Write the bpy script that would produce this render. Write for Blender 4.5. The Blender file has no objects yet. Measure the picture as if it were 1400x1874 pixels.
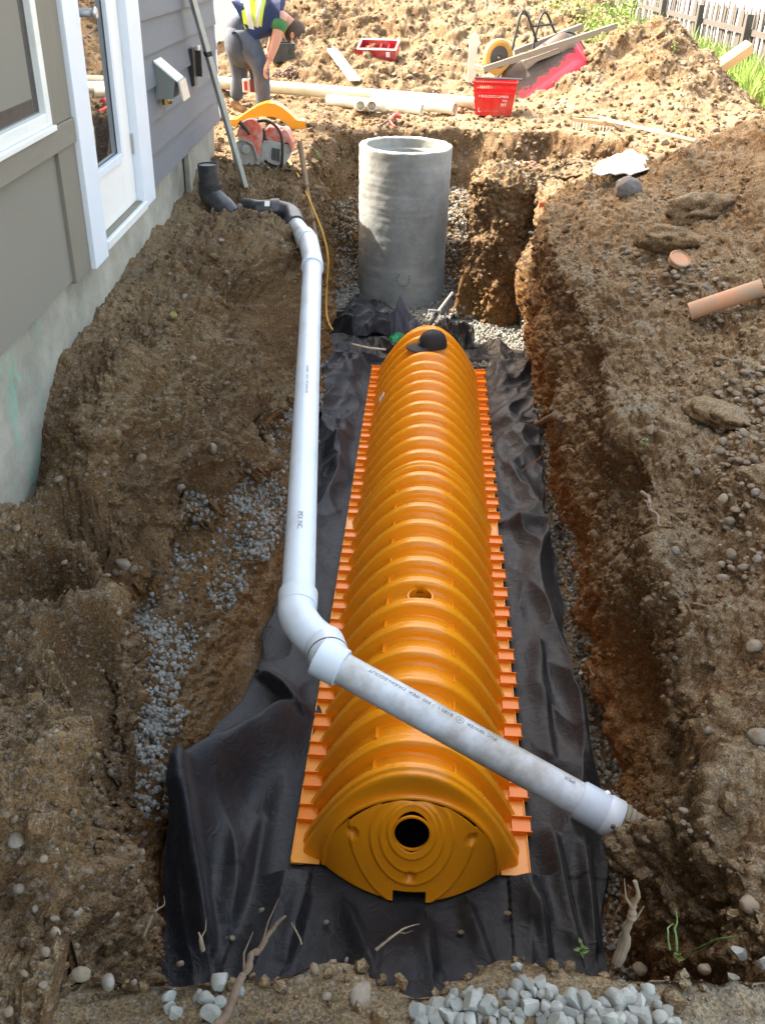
import bpy, bmesh, math, random
import numpy as np
from mathutils import Vector, Matrix
random.seed(7); RNG = np.random.default_rng(11)
SC = bpy.context.scene; COL = SC.collection
R = math.radians
# ------------------------------------------------------------------ camera, world, sun, exposure
PITCH, ROLL, FOC = R(33.0), R(1.0), 1600.0
CAMZ = 2.83
_F = np.array([0, math.cos(PITCH), -math.sin(PITCH)])
_R0 = np.array([1.0, 0, 0]); _U0 = np.array([0, math.sin(PITCH), math.cos(PITCH)])
_R = math.cos(ROLL)*_R0 + math.sin(ROLL)*_U0
_U = -math.sin(ROLL)*_R0 + math.cos(ROLL)*_U0
_C = np.array([0, 0, CAMZ])
cam = bpy.data.cameras.new('camera'); camo = bpy.data.objects.new('camera', cam); COL.objects.link(camo)
m = Matrix(((_R[0], _U[0], -_F[0], 0), (_R[1], _U[1], -_F[1], 0), (_R[2], _U[2], -_F[2], CAMZ), (0, 0, 0, 1)))
camo.matrix_world = m
cam.sensor_fit = 'VERTICAL'; cam.sensor_height = 36.0; cam.lens = 36.0*FOC/1874.0
cam.clip_start = 0.05; cam.clip_end = 2000
SC.camera = camo
w = bpy.data.worlds.new('World'); SC.world = w; w.use_nodes = True
nt = w.node_tree; nt.nodes.clear()
SUN_EL, SUN_AZ = R(47), R(68)     # azimuth measured from +Y towards -X
sky = nt.nodes.new('ShaderNodeTexSky'); sky.sky_type = 'NISHITA'; sky.sun_disc = False
sky.sun_elevation = SUN_EL; sky.sun_rotation = -SUN_AZ
sky.air_density = 1.2; sky.dust_density = 5.0
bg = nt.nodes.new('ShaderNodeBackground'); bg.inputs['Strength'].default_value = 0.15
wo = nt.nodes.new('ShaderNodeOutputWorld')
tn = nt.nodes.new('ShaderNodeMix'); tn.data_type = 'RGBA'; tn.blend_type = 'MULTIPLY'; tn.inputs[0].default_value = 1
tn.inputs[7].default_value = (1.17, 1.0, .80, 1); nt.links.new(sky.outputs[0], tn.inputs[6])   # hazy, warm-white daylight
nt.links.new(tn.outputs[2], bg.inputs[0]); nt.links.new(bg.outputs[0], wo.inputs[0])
sl = bpy.data.lights.new('sun', 'SUN'); sl.energy = 2.4; sl.angle = R(0.5); sl.color = (1, .95, .86)
so = bpy.data.objects.new('sun', sl); COL.objects.link(so)
sd_ = Vector((-math.sin(SUN_AZ)*math.cos(SUN_EL), math.cos(SUN_AZ)*math.cos(SUN_EL), math.sin(SUN_EL)))
so.rotation_euler = sd_.to_track_quat('Z', 'Y').to_euler()
SC.view_settings.view_transform = 'Standard'; SC.view_settings.look = 'None'
SC.view_settings.exposure = 2.85; SC.view_settings.gamma = 1.0
try: SC.view_settings.use_curve_mapping = False
except Exception: pass

def ray(px, py):
    d = _F*FOC + _R*(px-700.0) - _U*(py-937.0)
    return d/FOC
def P(px, py, x=None, y=None, z=None):
    d = ray(px, py)
    if z is not None: t = (z-CAMZ)/d[2]
    elif y is not None: t = y/d[1]
    else: t = x/d[0]
    return _C + d*t
def V(px, py, **k): return Vector(P(px, py, **k))

# ------------------------------------------------------------------ noise
_prm = RNG.permutation(4096).astype(np.int64)
_grd = RNG.normal(size=(4096, 3)); _grd /= np.linalg.norm(_grd, axis=1)[:, None]
def pnoise(p):
    i = np.floor(p).astype(np.int64); f = p-i
    u = f*f*f*(f*(f*6-15)+10)
    out = 0
    def hsh(a, b, c): return _prm[(_prm[(_prm[a & 4095]+b) & 4095]+c) & 4095]
    for dx in (0, 1):
        wx = u[:, 0] if dx else 1-u[:, 0]
        for dy in (0, 1):
            wy = u[:, 1] if dy else 1-u[:, 1]
            for dz in (0, 1):
                wz = u[:, 2] if dz else 1-u[:, 2]
                g = _grd[hsh(i[:, 0]+dx, i[:, 1]+dy, i[:, 2]+dz)]
                out = out + wx*wy*wz*((f[:, 0]-dx)*g[:, 0]+(f[:, 1]-dy)*g[:, 1]+(f[:, 2]-dz)*g[:, 2])
    return out*1.5
def sstep(a, b, x):
    t = np.clip((x-a)/(b-a), 0, 1); return t*t*(3-2*t)

# ------------------------------------------------------------------ object helpers
def tag(o, label=None, cat=None, group=None, kind=None):
    if label: o['label'] = label
    if cat: o['category'] = cat
    if group: o['group'] = group
    if kind: o['kind'] = kind
    return o
def link(o, parent=None):
    COL.objects.link(o)
    if parent is not None: o.parent = parent
    return o
def empty(name, loc=(0, 0, 0), label=None, cat=None, group=None, rot=None):
    o = bpy.data.objects.new(name, None); o.empty_display_size = .1
    o.location = loc
    if rot is not None: o.rotation_euler = rot
    link(o); return tag(o, label, cat, group)
def mesh_np(name, verts, faces, mat=None, parent=None, smooth=True):
    me = bpy.data.meshes.new(name)
    verts = np.asarray(verts, dtype=np.float32); faces = np.asarray(faces, dtype=np.int32)
    n = faces.shape[1]
    me.vertices.add(len(verts)); me.vertices.foreach_set('co', verts.ravel())
    me.loops.add(faces.size); me.loops.foreach_set('vertex_index', faces.ravel())
    me.polygons.add(len(faces)); me.polygons.foreach_set('loop_start', np.arange(0, faces.size, n, dtype=np.int32))
    me.polygons.foreach_set('loop_total', np.full(len(faces), n, dtype=np.int32))
    me.polygons.foreach_set('use_smooth', np.full(len(faces), smooth, dtype=bool))
    me.update(calc_edges=True)
    if mat: me.materials.append(mat)
    o = bpy.data.objects.new(name, me); return link(o, parent)
class MB:
    """collects simple shapes into one mesh"""
    def __init__(s): s.v = []; s.f = []
    def add(s, vs, fs):
        b = len(s.v); s.v += [tuple(v) for v in vs]; s.f += [tuple(b+i for i in f) for f in fs]
    def box(s, c, size, M=None):
        hx, hy, hz = size[0]/2, size[1]/2, size[2]/2
        vs = [Vector((x, y, z)) for x in (-hx, hx) for y in (-hy, hy) for z in (-hz, hz)]
        if M is not None: vs = [M @ v for v in vs]
        vs = [v+Vector(c) for v in vs]
        s.add(vs, [(0, 1, 3, 2), (4, 6, 7, 5), (0, 4, 5, 1), (2, 3, 7, 6), (0, 2, 6, 4), (1, 5, 7, 3)])
        return s
    def box2(s, a, b):
        return s.box([(a[i]+b[i])/2 for i in range(3)], [abs(b[i]-a[i]) for i in range(3)])
    def tube(s, pts, r, n=16, caps=True, closed=False):
        pts = [Vector(p) for p in pts]; L = len(pts)
        rs = [r]*L if not hasattr(r, '__len__') else list(r)
        rings = []; prev = None
        for i, p in enumerate(pts):
            if closed: t = pts[(i+1) % L]-pts[i-1]
            else: t = pts[min(i+1, L-1)]-pts[max(i-1, 0)]
            t.normalize()
            if prev is None:
                a = Vector((0, 0, 1)) if abs(t.z) < .9 else Vector((1, 0, 0))
                u = t.cross(a).normalized()
            else:
                u = (prev-t*prev.dot(t)).normalized()
            prev = u; v = t.cross(u)
            rings.append([p+(u*math.cos(2*math.pi*k/n)+v*math.sin(2*math.pi*k/n))*rs[i] for k in range(n)])
        vs = [q for rg in rings for q in rg]; fs = []
        for i in range(L if closed else L-1):
            j = (i+1) % L
            for k in range(n):
                k2 = (k+1) % n
                fs.append((i*n+k, j*n+k, j*n+k2, i*n+k2))
        if caps and not closed:
            fs.append(tuple(range(n))); fs.append(tuple(reversed([(L-1)*n+k for k in range(n)])))
        s.add(vs, fs); return s
    def hollow(s, a, b, r, th, n=28):
        """open pipe with wall thickness"""
        a = Vector(a); b = Vector(b); t = (b-a).normalized()
        q = Vector((0, 0, 1)) if abs(t.z) < .9 else Vector((1, 0, 0))
        u = t.cross(q).normalized(); v = t.cross(u)
        def ring(c, rr): return [c+(u*math.cos(2*math.pi*k/n)+v*math.sin(2*math.pi*k/n))*rr for k in range(n)]
        vs = ring(a, r)+ring(b, r)+ring(b, r-th)+ring(a, r-th); fs = []
        for q0 in range(4):
            q1 = (q0+1) % 4
            for k in range(n):
                k2 = (k+1) % n; fs.append((q0*n+k, q1*n+k, q1*n+k2, q0*n+k2))
        s.add(vs, fs); return s
    def lathe(s, prof, n=32, M=None, closed=True):
        """prof: list (r,z), spun about z"""
        vs = []; L = len(prof)
        for r_, z in prof:
            for k in range(n):
                a = 2*math.pi*k/n; p = Vector((r_*math.cos(a), r_*math.sin(a), z))
                vs.append(M @ p if M is not None else p)
        fs = []
        for i in range(L if closed else L-1):
            j = (i+1) % L
            for k in range(n):
                k2 = (k+1) % n; fs.append((i*n+k, i*n+k2, j*n+k2, j*n+k))
        s.add(vs, fs); return s
    def prism(s, poly, h0, h1, M=None):
        """poly in xy extruded between two heights"""
        n = len(poly)
        vs = [Vector((x, y, h0)) for x, y in poly]+[Vector((x, y, h1)) for x, y in poly]
        if M is not None: vs = [M @ v for v in vs]
        fs = [tuple(reversed(range(n))), tuple(range(n, 2*n))]
        for k in range(n):
            k2 = (k+1) % n; fs.append((k, k2, n+k2, n+k))
        s.add(vs, fs); return s
    def build(s, name, mat, parent=None, smooth=False, bevel=0, seg=2, ang=35):
        me = bpy.data.meshes.new(name); me.from_pydata(s.v, [], s.f)
        bm = bmesh.new(); bm.from_mesh(me); bmesh.ops.recalc_face_normals(bm, faces=bm.faces)
        if bevel:
            es = [e for e in bm.edges if len(e.link_faces) == 2 and e.calc_face_angle(0) > R(ang)]
            bmesh.ops.bevel(bm, geom=es, offset=bevel, segments=seg, profile=.6, affect='EDGES', clamp_overlap=True)
        if smooth:
            for f in bm.faces: f.smooth = True
            for e in bm.edges:
                if len(e.link_faces) == 2 and e.calc_face_angle(0) > R(ang): e.smooth = False
        bm.to_mesh(me); bm.free()
        me.materials.append(mat)
        o = bpy.data.objects.new(name, me); return link(o, parent)
def spline(pts, n=8):
    """Catmull-Rom through points"""
    pts = [Vector(p) for p in pts]; out = []
    for i in range(len(pts)-1):
        p0 = pts[max(i-1, 0)]; p1 = pts[i]; p2 = pts[i+1]; p3 = pts[min(i+2, len(pts)-1)]
        for k in range(n):
            t = k/n
            out.append(.5*((2*p1)+(p2-p0)*t+(2*p0-5*p1+4*p2-p3)*t*t+(3*p1-p0-3*p2+p3)*t*t*t))
    out.append(pts[-1]); return out

# ------------------------------------------------------------------ materials
class NT:
    def __init__(s, name):
        s.m = bpy.data.materials.new(name); s.m.use_nodes = True
        s.t = s.m.node_tree; s.b = s.t.nodes['Principled BSDF']; s.n = s.t.nodes; s.l = s.t.links
        s.tc = s.n.new('ShaderNodeTexCoord'); s.geo = s.n.new('ShaderNodeNewGeometry')
    def noise(s, scale, detail=4, rough=.6, vec=None, obj=True, dist=0):
        n = s.n.new('ShaderNodeTexNoise'); n.inputs['Scale'].default_value = scale
        n.inputs['Detail'].default_value = detail; n.inputs['Roughness'].default_value = rough
        n.inputs['Distortion'].default_value = dist
        s.l.new(vec if vec is not None else s.tc.outputs['Object'] if obj else s.geo.outputs['Position'], n.inputs['Vector']); return n.outputs[0]
    def voro(s, scale, vec=None, feature='F1', out='Distance', rnd=1):
        n = s.n.new('ShaderNodeTexVoronoi'); n.feature = feature; n.inputs['Scale'].default_value = scale
        n.inputs['Randomness'].default_value = rnd
        s.l.new(vec if vec is not None else s.tc.outputs['Object'], n.inputs['Vector']); return n.outputs[out]
    def ramp(s, fac, stops, interp='LINEAR'):
        n = s.n.new('ShaderNodeValToRGB'); e = n.color_ramp.elements; n.color_ramp.interpolation = interp
        while len(e) > 1: e.remove(e[0])
        for i, (p, c) in enumerate(stops):
            if not hasattr(c, '__len__'): c = (c, c, c)
            if i == 0: e[0].position = p; e[0].color = (*c, 1)
            else: x = e.new(p); x.color = (*c, 1)
        s.l.new(fac, n.inputs[0]); return n.outputs[0]
    def mix(s, fac, a, b, mode='MIX'):
        n = s.n.new('ShaderNodeMix'); n.data_type = 'RGBA'; n.blend_type = mode
        for k, v in ((0, fac), (6, a), (7, b)):
            if hasattr(v, 'links'): s.l.new(v, n.inputs[k])
            elif k == 0: n.inputs[0].default_value = v
            else: n.inputs[k].default_value = (*v, 1) if hasattr(v, '__len__') else (v, v, v, 1)
        return n.outputs[2]
    def math(s, op, a, b=0.0, clamp=False):
        n = s.n.new('ShaderNodeMath'); n.operation = op; n.use_clamp = clamp
        for k, v in ((0, a), (1, b)):
            if hasattr(v, 'links'): s.l.new(v, n.inputs[k])
            else: n.inputs[k].default_value = v
        return n.outputs[0]
    def sep(s, v):
        n = s.n.new('ShaderNodeSeparateXYZ'); s.l.new(v, n.inputs[0]); return n.outputs
    def mapping(s, v, scale=(1, 1, 1), rot=(0, 0, 0)):
        n = s.n.new('ShaderNodeMapping'); n.inputs['Scale'].default_value = scale; n.inputs['Rotation'].default_value = rot
        s.l.new(v, n.inputs[0]); return n.outputs[0]
    def bump(s, h, strength=.5, dist=.01, prev=None):
        n = s.n.new('ShaderNodeBump'); n.inputs['Strength'].default_value = strength; n.inputs['Distance'].default_value = dist
        s.l.new(h, n.inputs['Height'])
        if prev is not None: s.l.new(prev, n.inputs['Normal'])
        return n.outputs[0]
    def fin(s, col=None, rough=.8, normal=None, metal=0, spec=None, **kw):
        def put(k, v):
            if v is None: return
            if hasattr(v, 'links'): s.l.new(v, s.b.inputs[k])
            elif hasattr(v, '__len__'): s.b.inputs[k].default_value = (*v, 1) if len(v) == 3 else v
            else: s.b.inputs[k].default_value = v
        put('Base Color', col); put('Roughness', rough); put('Metallic', metal); put('Normal', normal); put('Specular IOR Level', spec)
        for k, v in kw.items(): put(k, v)
        return s.m
def simple(name, col, rough=.6, var=.12, vs=8, bump=.15, bs=90, metal=0, dirt=None, dirt_amt=.5, ds=5, **kw):
    n = NT(name)
    a = n.noise(vs, 5, .6)
    c = n.mix(a, [x*(1-var) for x in col], [min(1, x*(1+var)) for x in col])
    if dirt:
        f = n.ramp(n.noise(ds, 6, .7), [(.55-dirt_amt*.25, 0), (.75-dirt_amt*.15, 1)])
        c = n.mix(n.math('MULTIPLY', f, min(1, dirt_amt*1.3)), c, dirt)
    nm = n.bump(n.noise(bs, 4, .6), bump, .003) if bump else None
    rr = n.math('ADD', n.math('MULTIPLY', n.noise(vs*2, 3), .25), rough-.12)
    return n.fin(c, rr, nm, metal, **kw)

def soil_mat(name, sub=True, pale=.5, tint=(1, 1, 1)):
    n = NT(name)
    pos = n.geo.outputs['Position']
    x, y, z = n.sep(pos)
    nz = n.sep(n.geo.outputs['Normal'])[2]
    T = lambda c: tuple(a*b for a, b in zip(c, tint))
    big = n.noise(1.7, 6, .65, vec=pos); med = n.noise(9, 7, .7, vec=pos); fine = n.noise(60, 6, .75, vec=pos)
    dark = n.mix(med, T((.070, .040, .018)), T((.19, .118, .060)))
    warm = n.mix(fine, T((.135, .078, .035)), T((.27, .178, .095)))
    c = n.mix(n.ramp(big, [(.35, 0), (.62, 1)]), dark, warm)
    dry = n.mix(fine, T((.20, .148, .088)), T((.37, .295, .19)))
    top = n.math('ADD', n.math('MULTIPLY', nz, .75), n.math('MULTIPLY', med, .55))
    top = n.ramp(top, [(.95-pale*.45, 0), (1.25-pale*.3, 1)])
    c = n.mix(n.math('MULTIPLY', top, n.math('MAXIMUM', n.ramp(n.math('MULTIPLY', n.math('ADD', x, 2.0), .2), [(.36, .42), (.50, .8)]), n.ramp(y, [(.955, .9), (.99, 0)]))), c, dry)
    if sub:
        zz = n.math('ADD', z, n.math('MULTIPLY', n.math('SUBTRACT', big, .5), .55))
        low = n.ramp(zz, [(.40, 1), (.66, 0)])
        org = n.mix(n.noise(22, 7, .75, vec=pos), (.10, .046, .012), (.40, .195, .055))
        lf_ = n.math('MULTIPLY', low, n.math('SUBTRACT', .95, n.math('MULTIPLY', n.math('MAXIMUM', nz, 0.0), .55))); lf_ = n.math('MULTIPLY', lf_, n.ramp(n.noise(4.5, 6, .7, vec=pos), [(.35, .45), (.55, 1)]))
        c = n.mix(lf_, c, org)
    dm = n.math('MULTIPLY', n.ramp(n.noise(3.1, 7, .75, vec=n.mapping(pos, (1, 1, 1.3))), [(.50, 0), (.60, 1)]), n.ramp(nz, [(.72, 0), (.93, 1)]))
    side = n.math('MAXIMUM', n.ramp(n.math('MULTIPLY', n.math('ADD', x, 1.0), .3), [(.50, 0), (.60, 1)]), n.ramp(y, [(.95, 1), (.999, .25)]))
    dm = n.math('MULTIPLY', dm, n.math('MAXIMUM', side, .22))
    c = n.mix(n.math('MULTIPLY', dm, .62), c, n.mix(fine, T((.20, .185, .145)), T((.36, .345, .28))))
    dark_patch = n.ramp(n.noise(.9, 5, .7, vec=n.mapping(pos, (1.3, 1, 1.6))), [(.40, 1), (.58, 0)])  # broad random patches where the soil colour is multiplied darker
    c = n.mix(n.math('MULTIPLY', dark_patch, .5), c, n.mix(1, c, (.60, .52, .46), 'MULTIPLY'))
    # gravel grains: tiny light and dark cells
    cell = n.voro(95, vec=pos, out='Color'); cs = n.sep(cell)[0]
    sp = n.ramp(cs, [(.80, 0), (.84, 1)])
    c = n.mix(n.math('MULTIPLY', sp, .45), c, n.mix(n.sep(cell)[1], (.12, .10, .08), (.38, .35, .29)))
    cell2 = n.voro(240, vec=pos, out='Color')
    c = n.mix(.55, c, n.mix(n.sep(cell2)[0], 0.25, 1.8), 'MULTIPLY')
    h = n.math('ADD', n.math('MULTIPLY', fine, 1.0), n.math('MULTIPLY', n.noise(190, 4, .7, vec=pos), .5))
    h = n.math('ADD', h, n.math('MULTIPLY', n.noise(27, 5, .7, vec=pos), 1.6)); nm = n.bump(h, 1.0, .016)
    nm = n.bump(n.voro(95, vec=pos), -.45, .006, nm)
    return n.fin(c, .95, nm, spec=.15)
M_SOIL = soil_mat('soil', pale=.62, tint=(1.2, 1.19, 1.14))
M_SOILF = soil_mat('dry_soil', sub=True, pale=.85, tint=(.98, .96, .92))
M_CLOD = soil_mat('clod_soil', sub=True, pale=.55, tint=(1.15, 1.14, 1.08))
def stone_mat(name, cols, rough=.85, obj_random=False, bump=.4, coat=0):
    n = NT(name)
    if obj_random:
        oi = n.n.new('ShaderNodeObjectInfo'); rnd = oi.outputs['Random']
    else: rnd = n.geo.outputs['Random Per Island']
    c = n.ramp(rnd, [(i/max(1, len(cols)-1), c_) for i, c_ in enumerate(cols)])
    c = n.mix(n.noise(70, 5, .7, vec=n.geo.outputs['Position']), n.mix(1, c, .66, 'MULTIPLY'), n.mix(1, c, 1.25, 'MULTIPLY'))
    if coat: c = n.mix(n.math('MULTIPLY', n.ramp(n.noise(38, 6, .75, vec=n.geo.outputs['Position']), [(.42, 0), (.60, 1)]), coat), c, (.17, .12, .075))
    return n.fin(c, rough, n.bump(n.noise(130, 5, .7, vec=n.geo.outputs['Position']), bump, .004), spec=.25)
CRUSH = [(.17, .175, .155), (.29, .30, .27), (.23, .235, .21), (.38, .39, .36), (.20, .20, .17), (.32, .325, .30)]
M_CRUSH = stone_mat('crushed_stone', CRUSH, coat=.5); M_CRUSHO = stone_mat('crushed_stone_single', CRUSH, obj_random=True)
PEB = [(.20, .165, .12), (.30, .255, .19), (.23, .20, .165), (.37, .32, .24), (.25, .19, .125), (.30, .285, .25), (.21, .165, .11)]
M_PEB = stone_mat('pebble_stone', [tuple(x*.85 for x in c) for c in PEB], coat=.85); M_PEBO = stone_mat('pebble_single', [tuple(x*.82 for x in c) for c in PEB], obj_random=True, coat=.85)
def concrete_mat(name, base, paint=False, dark_patch=False):
    n = NT(name); pos = n.tc.outputs['Object']
    a = n.noise(2.2, 7, .7); b = n.noise(14, 6, .7); f = n.noise(120, 4, .7)
    c = n.mix(n.ramp(a, [(.3, 0), (.7, 1)]), [x*.60 for x in base], [min(1, x*1.28) for x in base]); c = n.mix(.35, c, n.mix(n.noise(230, 3, .7), .3, 1.7), 'MULTIPLY')
    c = n.mix(n.math('MULTIPLY', n.ramp(b, [(.5, 0), (.75, 1)]), .35), c, [x*.6 for x in base])
    pits = n.ramp(n.voro(26, rnd=1), [(.0, 1), (.07, 0)])
    pit2 = n.math('MULTIPLY', pits, n.ramp(n.noise(5, 3), [(.5, 0), (.58, 1)]))
    c = n.mix(n.math('MULTIPLY', pit2, .7), c, [x*.3 for x in base])
    if paint:
        x, y, z = n.sep(pos)
        g = n.ramp(n.noise(4, 5, .8, vec=n.mapping(pos, (1, 2.6, .8))), [(.50, 0), (.60, 1)])
        g = n.math('MULTIPLY', g, n.ramp(y, [(.0, 0), (.001, 1)]))
        near = n.math('SUBTRACT', 1, n.math('MULTIPLY', n.math('ABSOLUTE', n.math('SUBTRACT', y, 3.15)), 2.2), True)
        g = n.math('MULTIPLY', g, near)
        c = n.mix(n.math('MULTIPLY', g, .6), c, (.16, .42, .30))
    nm = n.bump(f, .35, .003); nm = n.bump(pit2, -.6, .004, nm); nm = n.bump(b, .25, .01, nm)
    return n.fin(c, .9, nm, spec=.2)
# ------------------------------------------------------------------ trench terrain (lofted cross sections)
def curve(pts):
    """(px,py,z) -> arrays y, x, z sorted by y"""
    q = np.array([P(a, b, z=c) for a, b, c in pts]); q = q[np.argsort(q[:, 1])]
    return q[:, 1], q[:, 0], q[:, 2]
WX = -1.41
def feat(pts):
    y, x, z = curve(pts); return y, x, z
def wallfeat(pts):
    q = np.array([P(a, b, x=WX) for a, b in pts]); q = q[np.argsort(q[:, 1])]; return q[:, 1], q[:, 0]-.04, q[:, 2]
yy0, xx0, zz0 = wallfeat([(80, 905), (100, 765), (122, 655), (160, 600), (195, 548), (235, 500), (270, 452), (310, 400), (345, 352)])
F0 = (np.r_[0.2, 1.5, 2.3, 2.7, yy0], np.r_[-1.5, -1.5, -1.5, -1.48, xx0], np.r_[1.2, 1.22, 1.2, 1.06, zz0])
F1 = feat([(60, 1820, 1.18), (100, 1720, 1.17), (120, 1450, 1.16), (150, 1250, 1.12), (205, 1080, 1.02), (150, 965, .93), (165, 800, 1.15), (215, 690, 1.27), (330, 590, 1.26), (430, 515, 1.22), (520, 430, 1.22), (548, 385, 1.24), (552, 345, 1.26)])
F2 = feat([(240, 1700, .8), (232, 1400, .66), (240, 1260, .60), (242, 1150, .62), (240, 1070, .66), (212, 1030, .62), (300, 990, .60), (440, 888, .60), (530, 790, .60), (556, 690, .62), (570, 560, .72), (580, 450, .75), (592, 370, .8)])
F3 = (F2[0], F2[1]-.20*sstep(1.6, 2.2, F2[0])*(1-.75*sstep(4.4, 5.2, F2[0])), np.minimum(F2[2]-.16, .46))
F4 = feat([(285, 1700, .2), (262, 1400, .24), (330, 1230, .26), (400, 1110, .28), (470, 990, .3), (528, 880, .3), (562, 760, .3), (588, 640, .25), (602, 560, .2)])
F5 = feat([(292, 1720, 0), (300, 1560, 0), (380, 1400, 0), (462, 1230, 0), (520, 1070, 0), (556, 900, 0), (583, 750, 0), (600, 640, 0), (606, 590, 0)])
F7 = feat([(1135, 1760, 0), (1132, 1600, 0), (1122, 1450, 0), (1095, 1300, 0), (1068, 1150, 0), (1018, 960, 0), (990, 800, 0), (975, 700, 0), (962, 645, 0), (946, 590, 0), (925, 574, 0)])
F8 = feat([(1215, 1700, .5), (1190, 1560, .5), (1160, 1300, .5), (1105, 1100, .5), (1052, 900, .5), (1012, 750, .5), (988, 620, .5), (965, 520, .5)])
F9 = feat([(1400, 1760, 1.1), (1345, 1600, 1.08), (1290, 1300, 1.06), (1240, 1100, 1.05), (1188, 900, 1.05), (1130, 750, 1.06), (1060, 565, 1.1), (1005, 450, 1.15), (1000, 390, 1.2), (1004, 362, 1.22), (985, 345, 1.22)])
def ev(F, y): return np.interp(y, F[0], F[1]), np.interp(y, F[0], F[2])
def berm(x, x0): return np.maximum(0, x-x0)
rows = [0.15]
while rows[-1] < 7.52: rows.append(rows[-1]+.0052+.00105*rows[-1])
ROW = np.array(rows)
_lp = np.array([P(a, b_, z=1.17) for a, b_ in ((-200, 1760), (0, 1735), (190, 1705), (290, 1738), (420, 1738), (560, 1728), (660, 1722), (700, 1758), (765, 1785), (850, 1752), (930, 1735), (1010, 1762), (1100, 1760), (1200, 1745), (1300, 1755), (1500, 1745))])
LIP = lambda x: np.interp(x, _lp[:, 0], _lp[:, 1])-.045
def sections(y):
    n = len(y)
    f = [ev(F, y) for F in (F0, F1, F2, F3, F4, F5)]
    X = [a for a, b in f]; Z = [b for a, b in f]
    x7, z7 = ev(F7, y); x8, z8 = ev(F8, y); x9, z9 = ev(F9, y)
    xm = (X[5]+x7)/2
    X += [xm, x7, x8, x9]; Z += [np.zeros(n), z7, z8, z9]
    fl = sstep(.9, 1.9, y)
    sl = .42*fl+.02
    X += [x9+.45, x9+1.1, x9+2.3, x9+4.5]
    e = 1-sstep(6.75, 7.5, y)*.55
    Z += [z9+.16*fl*e, z9+.16*fl*e+.65*sl*e, z9+.16*fl*e+1.75*sl*e, z9+.16*fl*e+2.2*sl*e]
    X = [X[0]-1.2]+X; Z = [Z[0]]+Z
    return np.array(X).T, np.array(Z).T
SX, SZ = sections(ROW)
NC = [6, 90, 60, 50, 50, 55, 24, 24, 70, 75, 75, 85, 70, 40]
def build_cols(SX, SZ):
    xs = []; zs = []
    for k, nc in enumerate(NC):
        t = np.linspace(0, 1, nc, endpoint=False)[None, :]
        xs.append(SX[:, k:k+1]*(1-t)+SX[:, k+1:k+2]*t); zs.append(SZ[:, k:k+1]*(1-t)+SZ[:, k+1:k+2]*t)
    xs.append(SX[:, -1:]); zs.append(SZ[:, -1:])
    return np.concatenate(xs, 1), np.concatenate(zs, 1)
GX, GZ = build_cols(SX, SZ)
# soften the section corners
def smooth_cols(A, it):
    for _ in range(it):
        B = A.copy(); B[:, 1:-1] = .25*A[:, :-2]+.5*A[:, 1:-1]+.25*A[:, 2:]; A = B
    return A
GX = smooth_cols(GX, 16); GZ = smooth_cols(GZ, 16)
GY = np.repeat(ROW[:, None], GX.shape[1], 1)
# near lip: in front of the lip line the ground is a flat top (camera stands there)
lipy = LIP(GX)
top = 1.18+.02*np.sin(GX*4)
k = 1-sstep(0.0, .05, GY-lipy)
GZ = GZ*(1-k)+np.maximum(GZ, top)*k
def normals(X, Y, Z):
    p = np.stack([X, Y, Z], -1)
    du = np.gradient(p, axis=1); dv = np.gradient(p, axis=0)
    n = np.cross(du, dv); n /= np.linalg.norm(n, axis=-1)[..., None]+1e-9
    return p, n
def rough_up(p, n, amp, extra=True):
    sh = p.shape; q = p.reshape(-1, 3)
    steep = 1-np.clip(n[..., 2].reshape(-1), 0, 1)
    d = .085*pnoise(q*2.1)+.050*pnoise(q*4.6+7)+.022*(2*np.abs(pnoise(q*11+3))-.5)
    d += .014*(2*np.abs(pnoise(q*25+5))-.5)
    r = pnoise(q*np.array([34, 34, 30.])+9)
    d += .008*r+.010*(2*np.abs(pnoise(q*58+1))-.5)+.0050*pnoise(q*115+2)
    if extra:  # slumped tool marks on the cut faces
        d += steep*.03*pnoise(q*np.array([3., 7., 1.6])+20)
    d = d.reshape(sh[:2])*amp
    return p+n*d[..., None]
Pp, Nn = normals(GX, GY, GZ)
floorm = sstep(.10, .0, GZ)*0+ (1-sstep(.02, .14, GZ))
amp = 1.0-.9*floorm
amp = amp*(1-.45*(1-sstep(.0, .2, GY-lipy))*1.0)      # near lip is trodden flat
left = (GX < WX+.12); amp = np.where(left, amp*.35, amp)
# deeper lumps on the left bank
lump = (sstep(-.3, -.6, GX))*(GZ > .2)*.65
amp = amp+lump*.6
Pp = rough_up(Pp, Nn, amp)
_d = Pp-_C; _z = _d@_F; _px = 700+FOC*(_d@_R)/_z; _py = 937-FOC*(_d@_U)/_z
def hit(px, py):
    m_ = (np.abs(_px-px) < 9) & (np.abs(_py-py) < 9) & (_z > .2); zz_ = np.where(m_, _z, 1e9); k_ = np.argmin(zz_); return Pp.reshape(-1, 3)[k_].copy()
push = []
for px, py, r, d in [(470, 540, .36, .20), (510, 610, .26, .14), (300, 975, .17, .10), (380, 905, .17, .10), (455, 840, .18, .11), (520, 770, .18, .10), (115, 965, .16, .10), (185, 1010, .16, .12), (215, 1075, .14, .10),
                    (165, 1235, .11, .13), (175, 1310, .11, .13), (190, 1390, .12, .12), (205, 1480, .12, .10), (120, 1150, .10, .09), (60, 1070, .10, .08), (300, 880, .20, -.06), (400, 800, .2, -.06), (250, 760, .24, -.05), (110, 1120, .26, -.05), (80, 1330, .24, -.04), (480, 720, .18, -.05), (545, 470, .16, -.03),
                    (1060, 700, .35, .05), (1150, 1250, .35, .07), (1230, 1420, .2, .08), (1330, 1480, .2, -.05), (1210, 1060, .2, -.04), (1100, 900, .25, .05), (1280, 950, .2, .04), (1205, 1545, .20, -.10)]:
    push.append((hit(px, py), r, d))
digs = []
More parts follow.
